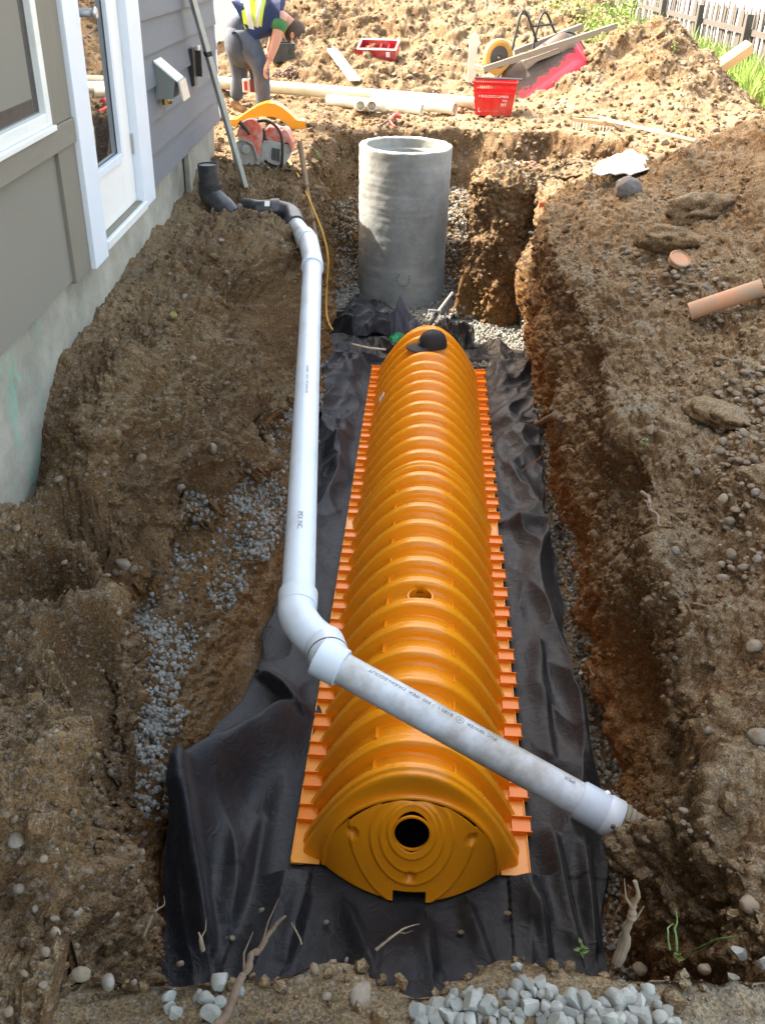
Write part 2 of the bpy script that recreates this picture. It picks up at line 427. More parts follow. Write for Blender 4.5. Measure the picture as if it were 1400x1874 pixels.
for px, py, r, d in [(20, 1035, .12, .16), (75, 1050, .12, .20), (130, 1090, .12, .24), (172, 1150, .11, .26), (196, 1215, .10, .26), (208, 1290, .10, .24), (222, 1380, .10, .22),
                    (95, 900, .12, .14), (150, 935, .13, .20), (205, 985, .13, .22), (250, 1040, .11, .18), (330, 1012, .12, .10), (420, 940, .12, .10), (500, 850, .12, .10),
                    (455, 545, .16, .20), (500, 590, .16, .22), (540, 620, .14, .16), (385, 640, .12, .06), (300, 700, .14, .07), (1285, 1010, .10, .07), (1330, 1180, .12, .08), (1250, 1230, .10, .08), (1225, 1400, .12, .12), (1300, 1560, .12, .10)]:
    digs.append((hit(px, py), r, d))
for px, py, r, d in [(95, 1130, .12, -.06), (140, 1215, .10, -.06), (155, 1300, .10, -.06), (150, 1010, .14, -.07), (225, 1090, .12, -.06), (235, 1200, .12, -.05), (60, 960, .14, -.05), (60, 1400, .2, -.05)]:
    digs.append((hit(px, py), r, d))
for c, r, d in push:
    r2 = np.sqrt(((Pp-c)**2).sum(-1))/r
    dr = Nn*.6+np.array([.35, 0, .15])*np.sign(-(c[0]-.2)); Pp = Pp-dr*(d*1.7*np.exp(-(r2*1.5)**2))[..., None]
wob_ = 1+.5*pnoise((Pp*9).reshape(-1, 3)).reshape(GX.shape)
for c, r, d in digs:
    dd_ = ((Pp[..., 0]-c[0])**2+(Pp[..., 1]-c[1])**2+.25*(Pp[..., 2]-c[2])**2)/r**2
    Pp[..., 2] -= d*np.exp(-(dd_*wob_)**1.6)*(1-floorm)
Pp, Nn = normals(Pp[..., 0], Pp[..., 1], Pp[..., 2])
nr, nc = GX.shape
def grid_faces(nr, nc):
    i = np.arange((nr-1)*(nc-1)); r_ = i//(nc-1); c_ = i % (nc-1); a = r_*nc+c_
    return np.stack([a, a+1, a+nc+1, a+nc], 1)
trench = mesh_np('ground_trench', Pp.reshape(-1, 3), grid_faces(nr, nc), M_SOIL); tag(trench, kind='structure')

# ------------------------------------------------------------------ far ground (height field)
rows = [7.40]
while rows[-1] < 16: rows.append(rows[-1]+.0105*(rows[-1]/7.4)**1.7)
while rows[-1] < 45: rows.append(rows[-1]*1.018)
rows += [55, 75, 110, 180, 300]
FY = np.array(rows)
cx = list(np.arange(-2.6, 4.6, .0145))
xa = [4.6]; 
while xa[-1] < 40: xa.append(xa[-1]+.03+(xa[-1]-4.6)*.05)
xb = [-2.6]
while xb[-1] > -40: xb.append(xb[-1]-.04-(-2.6-xb[-1])*.07)
FX = np.array(sorted(set(xb[1:]+cx+xa[0:]+[-250, -120, 120, 250])))
HX, HY = np.meshgrid(FX, FY)
def poly_sd(X, Y, poly):
    """positive inside"""
    x = X.ravel(); y = Y.ravel(); d = np.full(x.shape, 1e9); ins = np.zeros(x.shape, bool); n = len(poly)
    for i in range(n):
        ax, ay = poly[i]; bx, by = poly[(i+1) % n]
        ex, ey = bx-ax, by-ay; t = np.clip(((x-ax)*ex+(y-ay)*ey)/(ex*ex+ey*ey), 0, 1)
        d = np.minimum(d, (x-ax-t*ex)**2+(y-ay-t*ey)**2)
        c = ((ay > y) != (by > y)) & (x < (bx-ax)*(y-ay)/(by-ay+1e-12)+ax); ins ^= c
    d = np.sqrt(d); return np.where(ins, d, -d).reshape(X.shape)
def Hfar(X, Y):
    q = np.stack([X, Y, X*0], -1).reshape(-1, 3)
    wob = (.10*pnoise(q*2.2)+.05*pnoise(q*6)).reshape(X.shape)
    base = 1.27+0*X
    base = base+.05*sstep(-.3, -1.3, X)
    zl_ = np.interp(X, GX[-1], GZ[-1]); wgt = sstep(1.25, 1.5, X)*(X < 5.5)*(1-sstep(7.5, 8.0, Y+.2*wob)); base = base+(zl_-base)*wgt
    # lit spoil heap, the toolbox mound, and the long mound behind
    g = lambda cx_, cy_, rx, ry, a, p=2: a*np.exp(-((np.abs(X-cx_)/rx)**p+(np.abs(Y-cy_)/ry)**p))
    heap = g(3.10, 11.5, 1.0, 1.0, .84, 1.6)+g(2.4, 11.5, .8, .8, .10)
    back = .95*sstep(11.6, 16, Y)*(1-sstep(3.0, 4.6, X))+g(-.1, 11.9, .7, .6, .22)+g(-1.2, 12.3, .5, .6, .15)
    base = base+heap*(1-.0*X)+back+wob*sstep(9.5, 12, Y)*1.2
    fz = sstep(3.9, 4.5, X)*sstep(9.5, 10.5, Y); base = base*(1-fz)+(1.13+.2*wob)*fz
    pit = poly_sd(X, Y, [(-.66, 7.0), (-.68, 7.9), (-.74, 8.6), (-.5, 9.15), (.1, 9.45), (.9, 9.6), (1.7, 9.45), (2.35, 9.1), (2.4, 8.5), (1.95, 8.15), (1.5, 8.0), (1.0, 7.95), (.84, 7.7), (.80, 7.44), (.9, 7.0)])+wob*.6
    fl = .02+.72*sstep(7.9, 8.9, Y)+.10*sstep(-.1, -.7, X)
    fl = np.maximum(fl, .78*sstep(.75, 1.15, X)*sstep(7.8, 8.1, Y))
    s = sstep(-.02, .24, pit)
    z = base*(1-s)+fl*s
    p2 = poly_sd(X, Y, [(.6, 6.9), (1.75, 6.9), (1.70, 7.48), (.6, 7.48)]); 
    s2 = sstep(-.05, .05, p2); z = z*(1-s2)+.02*s2
    return z, base, s
HZ, HB, HS = Hfar(HX, HY)
Pf, Nf = normals(HX, HY, HZ)
ampf = .62+.75*HS*(HZ > .12)*(HZ < 1.15)+.45*np.clip((HB-1.4)*2, 0, 1)
ampf = ampf*(1-.8*(HZ < .1))
ampf = np.where(HY > 45, 0, ampf)*(1-.6*sstep(3.9, 4.5, HX))
Pf = rough_up(Pf, Nf, ampf, True)
Pf, Nf = normals(Pf[..., 0], Pf[..., 1], Pf[..., 2])
far = mesh_np('ground_yard', Pf.reshape(-1, 3), grid_faces(*HX.shape), M_SOILF); tag(far, kind='structure')
pth = np.array([(1.75, 7.43), (1.4, 7.42), (1.15, 7.40), (.95, 7.38), (.80, 7.44), (.71, 7.62), (.74, 7.86), (1.0, 8.0), (1.75, 8.05)])
sg = np.r_[0, np.cumsum(np.hypot(*np.diff(pth, axis=0).T))]; tt_ = np.linspace(0, sg[-1], 260); bx_ = np.interp(tt_, sg, pth[:, 0]); by_ = np.interp(tt_, sg, pth[:, 1])
for _ in range(14): bx_[1:-1] = .25*bx_[:-2]+.5*bx_[1:-1]+.25*bx_[2:]; by_[1:-1] = .25*by_[:-2]+.5*by_[1:-1]+.25*by_[2:]
IX, IY, IZ = [], [], []
for v_ in np.linspace(0, 1, 150):
    k_ = 1.07-.10*v_-.0*v_; IX.append(1.35+(bx_-1.35)*k_); IY.append(7.72+(by_-7.72)*(1.0+.22*(1-v_))); IZ.append(np.full(260, -.06+1.27*v_))
for v_ in np.linspace(.02, 1, 44):
    k_ = .97*(1-v_); IX.append(1.35+(bx_-1.35)*k_); IY.append(7.72+(by_-7.72)*(1-v_)); IZ.append(np.full(260, 1.21+.07*math.sin(v_*1.5)))
IX, IY, IZ = map(np.array, (IX, IY, IZ))
Pi, Ni = normals(IX, IY, IZ); Ni = -Ni if Ni[60, 100, 1] > 0 else Ni
Pi = rough_up(Pi, Ni, np.full(IX.shape, 1.05)); q_ = Pi.reshape(-1, 3); Pi = Pi+Ni*(.018*(1-2*np.abs(pnoise(q_*17+3)))+.030*pnoise(q_*7.5+60)).reshape(IX.shape)[..., None]
Pi, Ni = normals(Pi[..., 0], Pi[..., 1], Pi[..., 2]); Ni = -Ni if Ni[60, 100, 1] > 0 else Ni
tag(mesh_np('ground_island', Pi.reshape(-1, 3), grid_faces(*IX.shape), M_SOIL), kind='structure')
# ground behind and beside the camera
g = MB(); g.add([(-250, -250, 1.17), (250, -250, 1.17), (250, .16, 1.17), (-250, .16, 1.17)], [(0, 1, 2, 3)])
g.add([(5.2, .16, 1.2), (250, .16, 1.2), (250, 7.42, 1.2), (5.2, 7.42, 1.2)], [(0, 1, 2, 3)])
tag(g.build('ground_around', M_SOILF), kind='structure')
def trench_z(x, y):
    """surface height near x,y (top-most) from the trench grid"""
    if y < 7.45:
        i = int(np.clip(np.searchsorted(ROW, y), 1, nr-2)); r_ = Pp[i]; j = np.where(np.abs(r_[:, 0]-x) < .03)[0]
        if len(j) == 0: j = [np.argmin(np.abs(r_[:, 0]-x))]
        return float(r_[j, 2].max())
    i = int(np.clip(np.searchsorted(FY, y), 0, len(FY)-1)); j = int(np.clip(np.searchsorted(FX, x), 0, len(FX)-1))
    return float(Pf[i, j, 2])

# ------------------------------------------------------------------ stones
def ico(sub=1):
    bm = bmesh.new(); bmesh.ops.create_icosphere(bm, subdivisions=sub, radius=1.0)
    v = np.array([x.co[:] for x in bm.verts]); f = np.array([[q.index for q in t.verts] for t in bm.faces]); bm.free(); return v, f
IC1, IC1F = ico(1); IC2, IC2F = ico(2); IC3, IC3F = ico(3)
def rock_variants(n, kind='round', sub=1):
    base, f = (ico(sub))
    out = []
    for i in range(n):
        v = base.copy()
        if kind == 'crush':
            # cut by random planes for flat faces
            for _ in range(9):
                d = RNG.normal(size=3); d /= np.linalg.norm(d); h = RNG.uniform(.50, .82)
                s = v@d; over = s > h; v[over] -= np.outer(s[over]-h, d)
            v *= RNG.uniform(.75, 1.2, 3)
            v *= 1.25
        elif kind == 'clod':
            v = v*(1+.38*pnoise(v*1.3+i*9.1)[:, None]+.22*pnoise(v*3+i*5)[:, None]); v *= RNG.uniform(.7, 1.2, 3)
        else:
            v = v*(1+.24*pnoise(v*1.0+i*7.7)[:, None]+.08*pnoise(v*2.6+i*3.7)[:, None]); v *= np.array([1.15, .9, .58])*RNG.uniform(.8, 1.2, 3)
        out.append(v)
    return out, f
def rand_rot(n):
    q = RNG.normal(size=(n, 4)); q /= np.linalg.norm(q, axis=1)[:, None]; w, x, y, z = q.T
    return np.stack([np.stack([1-2*(y*y+z*z), 2*(x*y-z*w), 2*(x*z+y*w)], -1), np.stack([2*(x*y+z*w), 1-2*(x*x+z*z), 2*(y*z-x*w)], -1), np.stack([2*(x*z-y*w), 2*(y*z+x*w), 1-2*(x*x+y*y)], -1)], 1)
def scatter(name, pos, size, variants, f, mat, label=None, smooth=False, flat=None):
    n = len(pos)
    if n == 0: return None
    Rm = rand_rot(n); var = RNG.integers(0, len(variants), n); nv = len(variants[0])
    V_ = np.array(variants)[var]*size[:, None, None]
    V_ = np.einsum('nij,nkj->nki', Rm, V_)
    if flat is not None: V_[..., 2] *= flat
    V_ = V_+pos[:, None, :]
    F_ = (f[None]+(np.arange(n)*nv)[:, None, None]).reshape(-1, f.shape[1])
    o = mesh_np(name, V_.reshape(-1, 3), F_, mat, None, smooth); tag(o, label, None, None, 'stuff'); return o
VC, FC = rock_variants(14, 'crush', 2); VCl, FCl = rock_variants(12, 'crush', 1)
VR, FR = rock_variants(12, 'round', 2); VD, FD = rock_variants(12, 'clod', 1); VD2, FD2 = rock_variants(8, 'clod', 2)
def pick(Pg, Ng, wgt, n):
    w_ = wgt.ravel().astype(float); w_ = np.clip(w_, 0, None); cs = np.cumsum(w_); idx = np.searchsorted(cs, RNG.random(n)*cs[-1])
    idx = np.minimum(idx, len(w_)-1)
    p = Pg.reshape(-1, 3)[idx].copy(); p[:, :2] += RNG.normal(size=(n, 2))*.003
    return p, Ng.reshape(-1, 3)[idx]
# cell areas
def areas(X, Y, Z):
    p = np.stack([X, Y, Z], -1); a = np.zeros(X.shape)
    c = np.linalg.norm(np.cross(p[1:, :-1]-p[:-1, :-1], p[:-1, 1:]-p[:-1, :-1]), axis=-1); a[:-1, :-1] = c; return a
A1 = areas(Pp[..., 0], Pp[..., 1], Pp[..., 2])*(GX < 4.2)*(GX > WX+.05)
A2 = areas(Pf[..., 0], Pf[..., 1], Pf[..., 2])*(HY < 20)*(np.abs(HX) < 7)
pl = lambda q: pnoise(q.reshape(-1, 3)).reshape(q.shape[:2])
n1 = pl(Pp*1.6+31)
# clods and crumbs of soil
w1 = A1*(GZ > .12)/(1+.25*GY**1.3)*(1+1.2*np.clip(n1, -.5, 1))
p, q = pick(Pp, Nn, w1, 30000); s = np.exp(RNG.normal(-5.2, .6, len(p))).clip(.0015, .032)
scatter('soil_crumbs', p+q*(s*.15)[:, None], s, VD, FD, M_CLOD, 'loose crumbs of brown soil over the trench banks')
w2 = A2*np.exp(-(HY-7.4)*.22)*(HZ > .1)
p, q = pick(Pf, Nf, w2, 15000); s = np.exp(RNG.normal(-4.2, .5, len(p))).clip(.006, .06)
scatter('yard_crumbs', p+q*(s*.2)[:, None], s, VD, FD, M_SOILF, 'sunlit soil crumbs over the far yard')
# rounded pebbles in the soil
w3 = A1*(GZ > .3)*(1+2.2*sstep(.85, 1.5, GX)*(np.clip(n1+.25, 0, 1)*2.5+.15))/(1+.12*GY)
p, q = pick(Pp, Nn, w3, 5200); s = np.exp(RNG.normal(-4.85, .45, len(p))).clip(.003, .030)
scatter('embedded_pebbles', p-q*(s*.25)[:, None], s, VR, FR, M_PEB, 'small rounded pebbles set in the trench soil', True)
w4 = A2*np.exp(-(HY-7.4)*.2)*(HZ > .1)
p, q = pick(Pf, Nf, w4, 2600); s = np.exp(RNG.normal(-4.3, .45, len(p))).clip(.006, .04)
scatter('yard_pebbles', p+q*(s*.2)[:, None], s, VR, FR, M_PEB, 'pale pebbles over the far yard', True)
w5 = areas(Pi[..., 0], Pi[..., 1], Pi[..., 2]); p, q = pick(Pi, Ni, w5, 2600); s = np.exp(RNG.normal(-4.5, .5, len(p))).clip(.004, .03)
scatter('island_crumbs', p+q*(s*.2)[:, None], s, VD, FD, M_CLOD, 'crumbs of soil on the earth island beside the riser')
# crushed stone: strips beside the fabric, on the left bench, round the riser
def gravel_w():
    x7 = np.interp(GY, F7[0], F7[1]); x5 = np.interp(GY, F5[0], F5[1]); x4 = np.interp(GY, F4[0], F4[1]); x3 = np.interp(GY, F3[0], F3[1])
    strip = ((GX > x7-.22) & (GX < x7+.015) & (GZ < .16) & (GY > 1.5))*7.0
    lstrip = ((GX < x5+.16) & (GX > x5-.02) & (GZ < .12) & (GY > 4.0))*5.0
    bench = ((GX > x3-.04) & (GX < x4+.03) & (GZ > .12) & (GZ < .58) & (GY > 1.9) & (GY < 6.2))*3.0*np.clip(pl(Pp*3.1)+.46, 0.0, 1)**1.5*2*(Nn[..., 2] > .15)
    return strip, lstrip, bench
gs, gl, gb = gravel_w()
p, q = pick(Pp, Nn, A1*(gs+gl), 5200); s = RNG.uniform(.008, .0135, len(p)); p[:, 2] += RNG.uniform(0, .02, len(p))
scatter('gravel_strip', p, s, VCl, FCl, M_CRUSH, 'grey crushed stone along the foot of the trench walls')
p, q = pick(Pp, Nn, A1*gb, 6000); s = RNG.uniform(.005, .014, len(p))
scatter('gravel_bench', p+q*.004, s, VCl, FCl, M_CRUSH, 'grey crushed stone spilled on the ledge of the left bank')
wp = A2*((HZ < .14)*1.0+.55*(HS > .9)*(HZ < .75)*(HX < .9))*(HY < 9.3)*(HX < 1.3)
p, q = pick(Pf, Nf, wp, 6000); s = RNG.uniform(.009, .016, len(p)); p[:, 2] += RNG.uniform(-.004, .022, len(p))
scatter('gravel_pit', p, s, VCl, FCl, M_CRUSH, 'pale crushed stone round the concrete riser')
p = np.stack([RNG.uniform(.58, 1.22, 2600), RNG.uniform(6.4, 7.45, 2600), RNG.uniform(.0, .05, 2600)], -1); s = RNG.uniform(.011, .017, len(p))
scatter('gravel_bed', p, s, VCl, FCl, M_CRUSH, 'sunlit crushed stone bed beside the end of the fabric')
p = np.stack([RNG.uniform(-.55, .75, 2200), RNG.uniform(7.0, 7.7, 2200), RNG.uniform(.0, .05, 2200)], -1); s = RNG.uniform(.011, .017, len(p))
scatter('gravel_bed', p, s, VCl, FCl, M_CRUSH, 'crushed stone bed in front of the concrete riser')
# ------------------------------------------------------------------ house
LEAN = R(1.9)
HT = Vector((math.sin(LEAN), 0, math.cos(LEAN))); HN = Vector((math.cos(LEAN), 0, -math.sin(LEAN))); HQ = Vector((WX, 0, 1.2))
def PW(px, py, d=0.0):
    r = Vector(ray(px, py)); q = HQ+HN*d; t = (q-Vector(_C)).dot(HN)/r.dot(HN); p = Vector(_C)+r*t
    return p.y, (p-HQ).dot(HT)          # s, t
HM = Matrix(((HN.x, 0, HT.x), (0, 1, 0), (HN.z, 0, HT.z)))   # local (d,s,t)
def wood_mat(name, base, rough=.7, scale=(1, .12, 1), amt=.18, bump=.35):
    n = NT(name); v = n.mapping(n.tc.outputs['Object'], scale)
    a = n.noise(38, 6, .7, vec=v, dist=.6); b = n.noise(3, 4)
    c = n.mix(a, [x*(1-amt) for x in base], [min(1, x*(1+amt)) for x in base]); c = n.mix(n.math('MULTIPLY', b, .25), c, [x*.75 for x in base])
    d = n.ramp(n.noise(6, 6, .75), [(.60, 0), (.72, 1)]); c = n.mix(n.math('MULTIPLY', d, .12), c, (.35, .3, .22))
    return n.fin(c, rough, n.bump(a, bump, .003), spec=.3)
M_SIDE = wood_mat('grey_siding', (.135, .145, .168), .6)
M_PANEL = simple('tan_panel', (.20, .19, .16), .8, .07, 3, .5, 260)
M_TAN = wood_mat('tan_trim', (.20, .185, .15), .7, (1, 1, .15))
M_TANH = wood_mat('tan_trim_flat', (.21, .195, .16), .7, (1, .15, 1))
M_WHT = simple('white_paint', (.66, .72, .80), .45, .05, 4, .12, 120, dirt=(.5, .47, .42), dirt_amt=.12)
M_DOOR = simple('door_paint', (.80, .80, .78), .4, .03, 3, .12, 150, dirt=(.5, .45, .38), dirt_amt=.12)
M_VINYL = simple('white_vinyl', (.74, .77, .76), .35, .05, 5, .1, dirt=(.4, .38, .34), dirt_amt=.25)
M_CONC = concrete_mat('foundation_concrete', (.34, .32, .27), paint=True)
M_DARK = simple('dark_plastic', (.02, .02, .022), .45)
M_ALU = simple('weathered_metal', (.55, .56, .56), .4, .1, metal=.8)
n = NT('window_glass'); M_GLASS = n.fin(n.mix(n.noise(2.5, 3), (.010, .011, .012), (.035, .03, .025)), .6, None, spec=.05, **{'IOR': 1.15})
n = NT('door_glass'); M_GLASSD = n.fin((.02, .023, .025), .02, None, metal=0, spec=1.0, **{'IOR': 1.9})
house = empty('house', HQ, 'grey lap sided house on a concrete foundation with white door beside the trench', 'house')
house.rotation_euler = HM.to_euler()
def hbox(name, s0, s1, t0, t1, d0, d1, mat, bevel=.003, parent=None):
    o = MB().box2((d0, s0, t0), (d1, s1, t1)).build(name, mat, house if parent is None else parent, bevel=bevel)
    return o
# key lines in wall coordinates
s_corner = PW(394, 120)[0]
bots = [PW(x, y)[1] for x, y in ((388, 228), (388, 182), (388, 136), (388, 91))]
rev = (bots[-1]-bots[0])/3; t_sb = bots[0]
s_doorL0, _ = PW(160, 490); s_doorL1 = PW(185, 480)[0]
s_doorR0, _ = PW(252, 375); s_doorR1 = PW(273, 372)[0]
t_trimL = PW(165, 487)[1]; t_trimR = PW(256, 378)[1]
s_sideL = s_doorR1+.0
# foundation with slightly uneven face and a rough footing ledge
sF, tF = np.meshgrid(np.linspace(-4.2, s_corner-.03, 420), np.linspace(-1.5, t_sb+.02, 130))
q = np.stack([sF*0, sF, tF], -1).reshape(-1, 3)
led = -.30+.10*pnoise(q*np.array([1, .9, 0])+4).reshape(sF.shape)-.10*sstep(4.2, 2.0, sF)
dF = -.03+.035*sstep(.012, -.012, tF-led)+(.006*pnoise(q*3)+.0015*pnoise(q*30)).reshape(sF.shape)
dF += (.004*pnoise(q*9)).reshape(sF.shape); dF += .008*np.exp(-((sF-PW(190, 560)[0])/.008)**2)*-1-.008*np.exp(-((sF-PW(288, 400)[0])/.008)**2)
fo = mesh_np('foundation', np.stack([dF, sF, tF], -1).reshape(-1, 3), grid_faces(*sF.shape), M_CONC, house)
hbox('foundation_end', s_corner-.25, s_corner-.02, -1.5, t_sb+.02, -6, -.04, M_CONC)
hbox('foundation_core', -4.2, s_corner-.3, -1.5, t_sb+.0, -6, -.09, M_CONC)
# form board stub at the corner of the foundation
a = PW(352, 330, .02); hbox('foundation_strip', a[0]-.04, a[0]+.05, a[1]-.3, t_sb-.01, -.02, .015, M_CONC)
# inner wall
hbox('wall_core', -4.2, s_corner-.02, t_sb, 5.38, -6, -.02, M_PANEL, 0)
# lap siding boards to the right of the door
k = 0; tb = t_sb
while tb < 5.2:
    s0 = s_sideL+.002
    mb = MB(); L0, L1 = s0, s_corner-.055; th = .011
    lo = tb; hi = tb+rev+.018
    # slanted board: thick foot proud, top tucked behind the next one
    pr = [(.004, lo), (.004+th+.018, lo), (.0055, hi), (-.004, hi)]
    vs = [(d, L0, t) for d, t in pr]+[(d, L1, t) for d, t in pr]
    mb.add(vs, [(0, 1, 2, 3), (7, 6, 5, 4), (0, 4, 5, 1), (1, 5, 6, 2), (2, 6, 7, 3), (3, 7, 4, 0)])
    mb.build('siding_board', M_SIDE, house, bevel=.0012); tb += rev; k += 1
# corner trim boards
hbox('corner_board', s_corner-.052, s_corner+.006, t_sb-.01, 5.38, -.01, .022, M_WHT)
hbox('corner_board', s_corner+.006, s_corner+.028, t_sb-.01, 5.38, -.12, .016, M_WHT)
hbox('end_wall', s_corner-.02, s_corner+.004, t_sb+.002, 5.38, -6, -.13, M_SIDE, 0)
# white casings of the door
hbox('door_casing', s_doorL0, s_doorL1, t_trimL, 2.42, -.01, .045, M_WHT)
hbox('door_casing', s_doorR0, s_doorR1, t_trimR, 2.42, -.01, .045, M_WHT)
# door leaf, glass, beads, hinge, threshold
t_sill = PW(185, 432)[1]
door = empty('door', (0, 0, 0)); door.parent = house; door.matrix_parent_inverse = Matrix()
DL, DR = s_doorL1+.004, s_doorR0-.004
gl0 = PW(168, 320, -.0)[0]; gl1 = PW(220, 275)[0]; gt = PW(172, 322)[1]
gl0 = max(gl0, DL+.05); gl1 = min(gl1, DR-.07)
mb = MB(); mb.box2((-.03, DL, t_sill), (.0, gl0, 2.40)); mb.box2((-.03, gl1, t_sill), (.0, DR, 2.40)); mb.box2((-.03, gl0, t_sill), (.0, gl1, gt)); mb.build('door_panel', M_DOOR, door, bevel=.002)
hbox('door_glass', gl0+.002, gl1-.002, gt+.002, 2.40, -.022, -.014, M_GLASSD, 0, door)
for a in ((gl0-.028, gl0+.012, gt-.012, 2.40), (gl1-.012, gl1+.028, gt-.012, 2.40), (gl0+.012, gl1-.012, gt-.03, gt+.012)):
    hbox('glazing_bead', *a, -.012, .012, M_WHT, .004, door)
hh = PW(241, 262)
hg = MB(); hg.box2((.001, DR-.012, hh[1]-.05), (.006, DR+.010, hh[1]+.05)); hg.tube([(.010, DR+.001, hh[1]-.052), (.010, DR+.001, hh[1]+.052)], .006, 10); hg.build('hinge', M_ALU, door)
hh = PW(145, 22); hg = MB(); hg.tube([(.0, hh[0]-.01, hh[1]), (.055, hh[0]-.01, hh[1])], .018, 14); hg.tube([(.055, hh[0]-.01, hh[1]), (.075, hh[0]-.01, hh[1]), (.082, hh[0]-.01, hh[1])], [.014, .026, .02], 16); hg.build('door_knob', M_ALU, door, smooth=True)
hbox('threshold', s_doorL1+.002, s_doorR0+.03, t_sill-.05, t_sill-.012, -.03, .052, M_VINYL, .003)
hbox('threshold_lip', s_doorL1+.006, s_doorR0-.003, t_sill-.010, t_sill-.002, -.02, .03, M_TAN, .001)
# tan panel side
tp0 = t_sb-.02
s_b0 = PW(105, 330)[0]; s_b1 = s_doorL0-.002
hbox('lower_panel', -4.2, s_b0, PW(60, 590)[1], 5.36, -.02, .004, M_PANEL, 0)
t_band1 = PW(128, 215, .02)[1]; t_band0 = PW(128, 263, .02)[1]
hbox('batten_board', s_b0, s_b1, PW(140, 512)[1], t_band0-.002, -.01, .022, M_TAN)
hbox('band_board', -4.2, s_b1-.002, t_band0, t_band1, -.01, .034, M_TANH)
# window over the band
s_w1 = PW(80, 200)[0]; t_w0 = PW(85, 228)[1]+.005
t_w0 = t_band1+.012
s_c = s_w1+.004
hbox('casing_board', s_c, s_b1-.006, t_band1+.002, 5.36, -.01, .026, M_TAN)
win = empty('window', (0, 0, 0)); win.parent = house
hbox('window_frame', s_w1-.055, s_w1, t_w0+.0, 2.42, -.03, .03, M_VINYL, .004, win)
hbox('window_frame', -4.2, s_w1-.057, t_w0, t_w0+.05, -.03, .03, M_VINYL, .004, win)
hbox('window_sill', -4.2, s_w1+.003, t_w0-.022, t_w0-.001, -.03, .045, M_VINYL, .003, win)
hbox('window_sash', s_w1-.115, s_w1-.062, t_w0+.055, 2.42, -.03, .005, M_DARK, .003, win)
hbox('window_sash', -4.2, s_w1-.118, t_w0+.055, t_w0+.11, -.03, .005, M_DARK, .003, win)
hbox('window_pane', -4.2, s_w1-.11, t_w0+.10, 2.42, -.028, -.012, M_GLASS, 0, win)
hbox('head_casing', s_doorL0-.01, s_doorR1+.01, 2.425, 2.52, -.01, .05, M_WHT)
hbox('head_casing', -4.2, s_b1-.02, 2.425, 2.52, -.01, .04, M_TANH)
# unseen upper house and roof; eaves and overhang shaped to shade the right bank
rf = MB(); pr = [(-7.5, 5.4), (.55, 5.4), (.55, 5.55), (-3.5, 8.0), (-7.5, 5.55)]
rf.add([(d, -4.5, t) for d, t in pr]+[(d, s_corner+1.3, t) for d, t in pr], [(4, 3, 2, 1, 0), (5, 6, 7, 8, 9), (0, 1, 6, 5), (1, 2, 7, 6), (2, 3, 8, 7), (3, 4, 9, 8), (4, 0, 5, 9)])
rf.build('roof', simple('roof_shingle', (.09, .09, .1), .9), house)
# vent hood and outlet box
a = PW(276, 112, 0); b = PW(282, 182, 0); c = PW(300, 180)
vent = empty('vent_hood', (0, 0, 0)); vent.parent = house
v0, v1 = a[0]-.01, a[0]+.17; vt1 = a[1]; vt0 = b[1]
M_VENT = simple('grey_vent_plastic', (.17, .185, .18), .6)
mb = MB(); pr = [(.016, vt0), (.016, vt1), (.15, vt1-.10), (.12, vt0+.01)]
pr = [(.016, vt0), (.016, vt1), (.135, vt0+(vt1-vt0)*.52), (.115, vt0+.01)]
mb.add([(d, v0, t) for d, t in pr]+[(d, v1, t) for d, t in pr], [(0, 1, 2, 3), (7, 6, 5, 4), (0, 4, 5, 1), (1, 5, 6, 2), (2, 6, 7, 3), (3, 7, 4, 0)])
mb.build('hood_body', M_VENT, vent, bevel=.003)
d2, t2 = pr[2]; mb = MB()
pr2 = [(.02, vt1+.006), (d2+.012, t2+.004), (d2+.012, t2-.006), (.02, vt1-.006)]
mb.add([(d, v0-.004, t) for d, t in pr2]+[(d, v1+.004, t) for d, t in pr2], [(0, 1, 2, 3), (7, 6, 5, 4), (0, 4, 5, 1), (1, 5, 6, 2), (2, 6, 7, 3), (3, 7, 4, 0)])
mb.build('hood_top', M_VINYL, vent)
pr2 = [(d2+.014, t2+.0), (d2+.024, t2), (d2+.045, vt0+.0), (d2+.035, vt0)]; mb = MB()
mb.add([(d, v0-.004, t) for d, t in pr2]+[(d, v1+.004, t) for d, t in pr2], [(0, 1, 2, 3), (7, 6, 5, 4), (0, 4, 5, 1), (1, 5, 6, 2), (2, 6, 7, 3), (3, 7, 4, 0)])
mb.build('hood_flap', M_ALU, vent)
mb = MB().tube([(.06, v0+.05, vt0-.03), (.06, v0+.05, vt0+.01)], .022, 14); mb.tube([(.06, v0+.05, vt0-.015), (.10, v0+.05, vt0-.02)], .008, 8)
mb.build('brass_bib', simple('brass', (.45, .33, .12), .35, metal=1), vent, smooth=True)
a = PW(341, 88); b = PW(352, 152)
ob = empty('outlet_box', (0, 0, 0)); ob.parent = house
hbox('box_body', a[0]-.03, a[0]+.07, b[1], a[1], .014, .05, M_DARK, .004, ob)
hbox('box_cover', a[0]+.07, a[0]+.10, b[1]+.05, a[1]-.02, .04, .085, M_DARK, .004, ob)
hbox('cover_hinge', a[0]+.03, a[0]+.12, a[1]-.015, a[1]+.012, .05, .075, M_ALU, .003, ob)

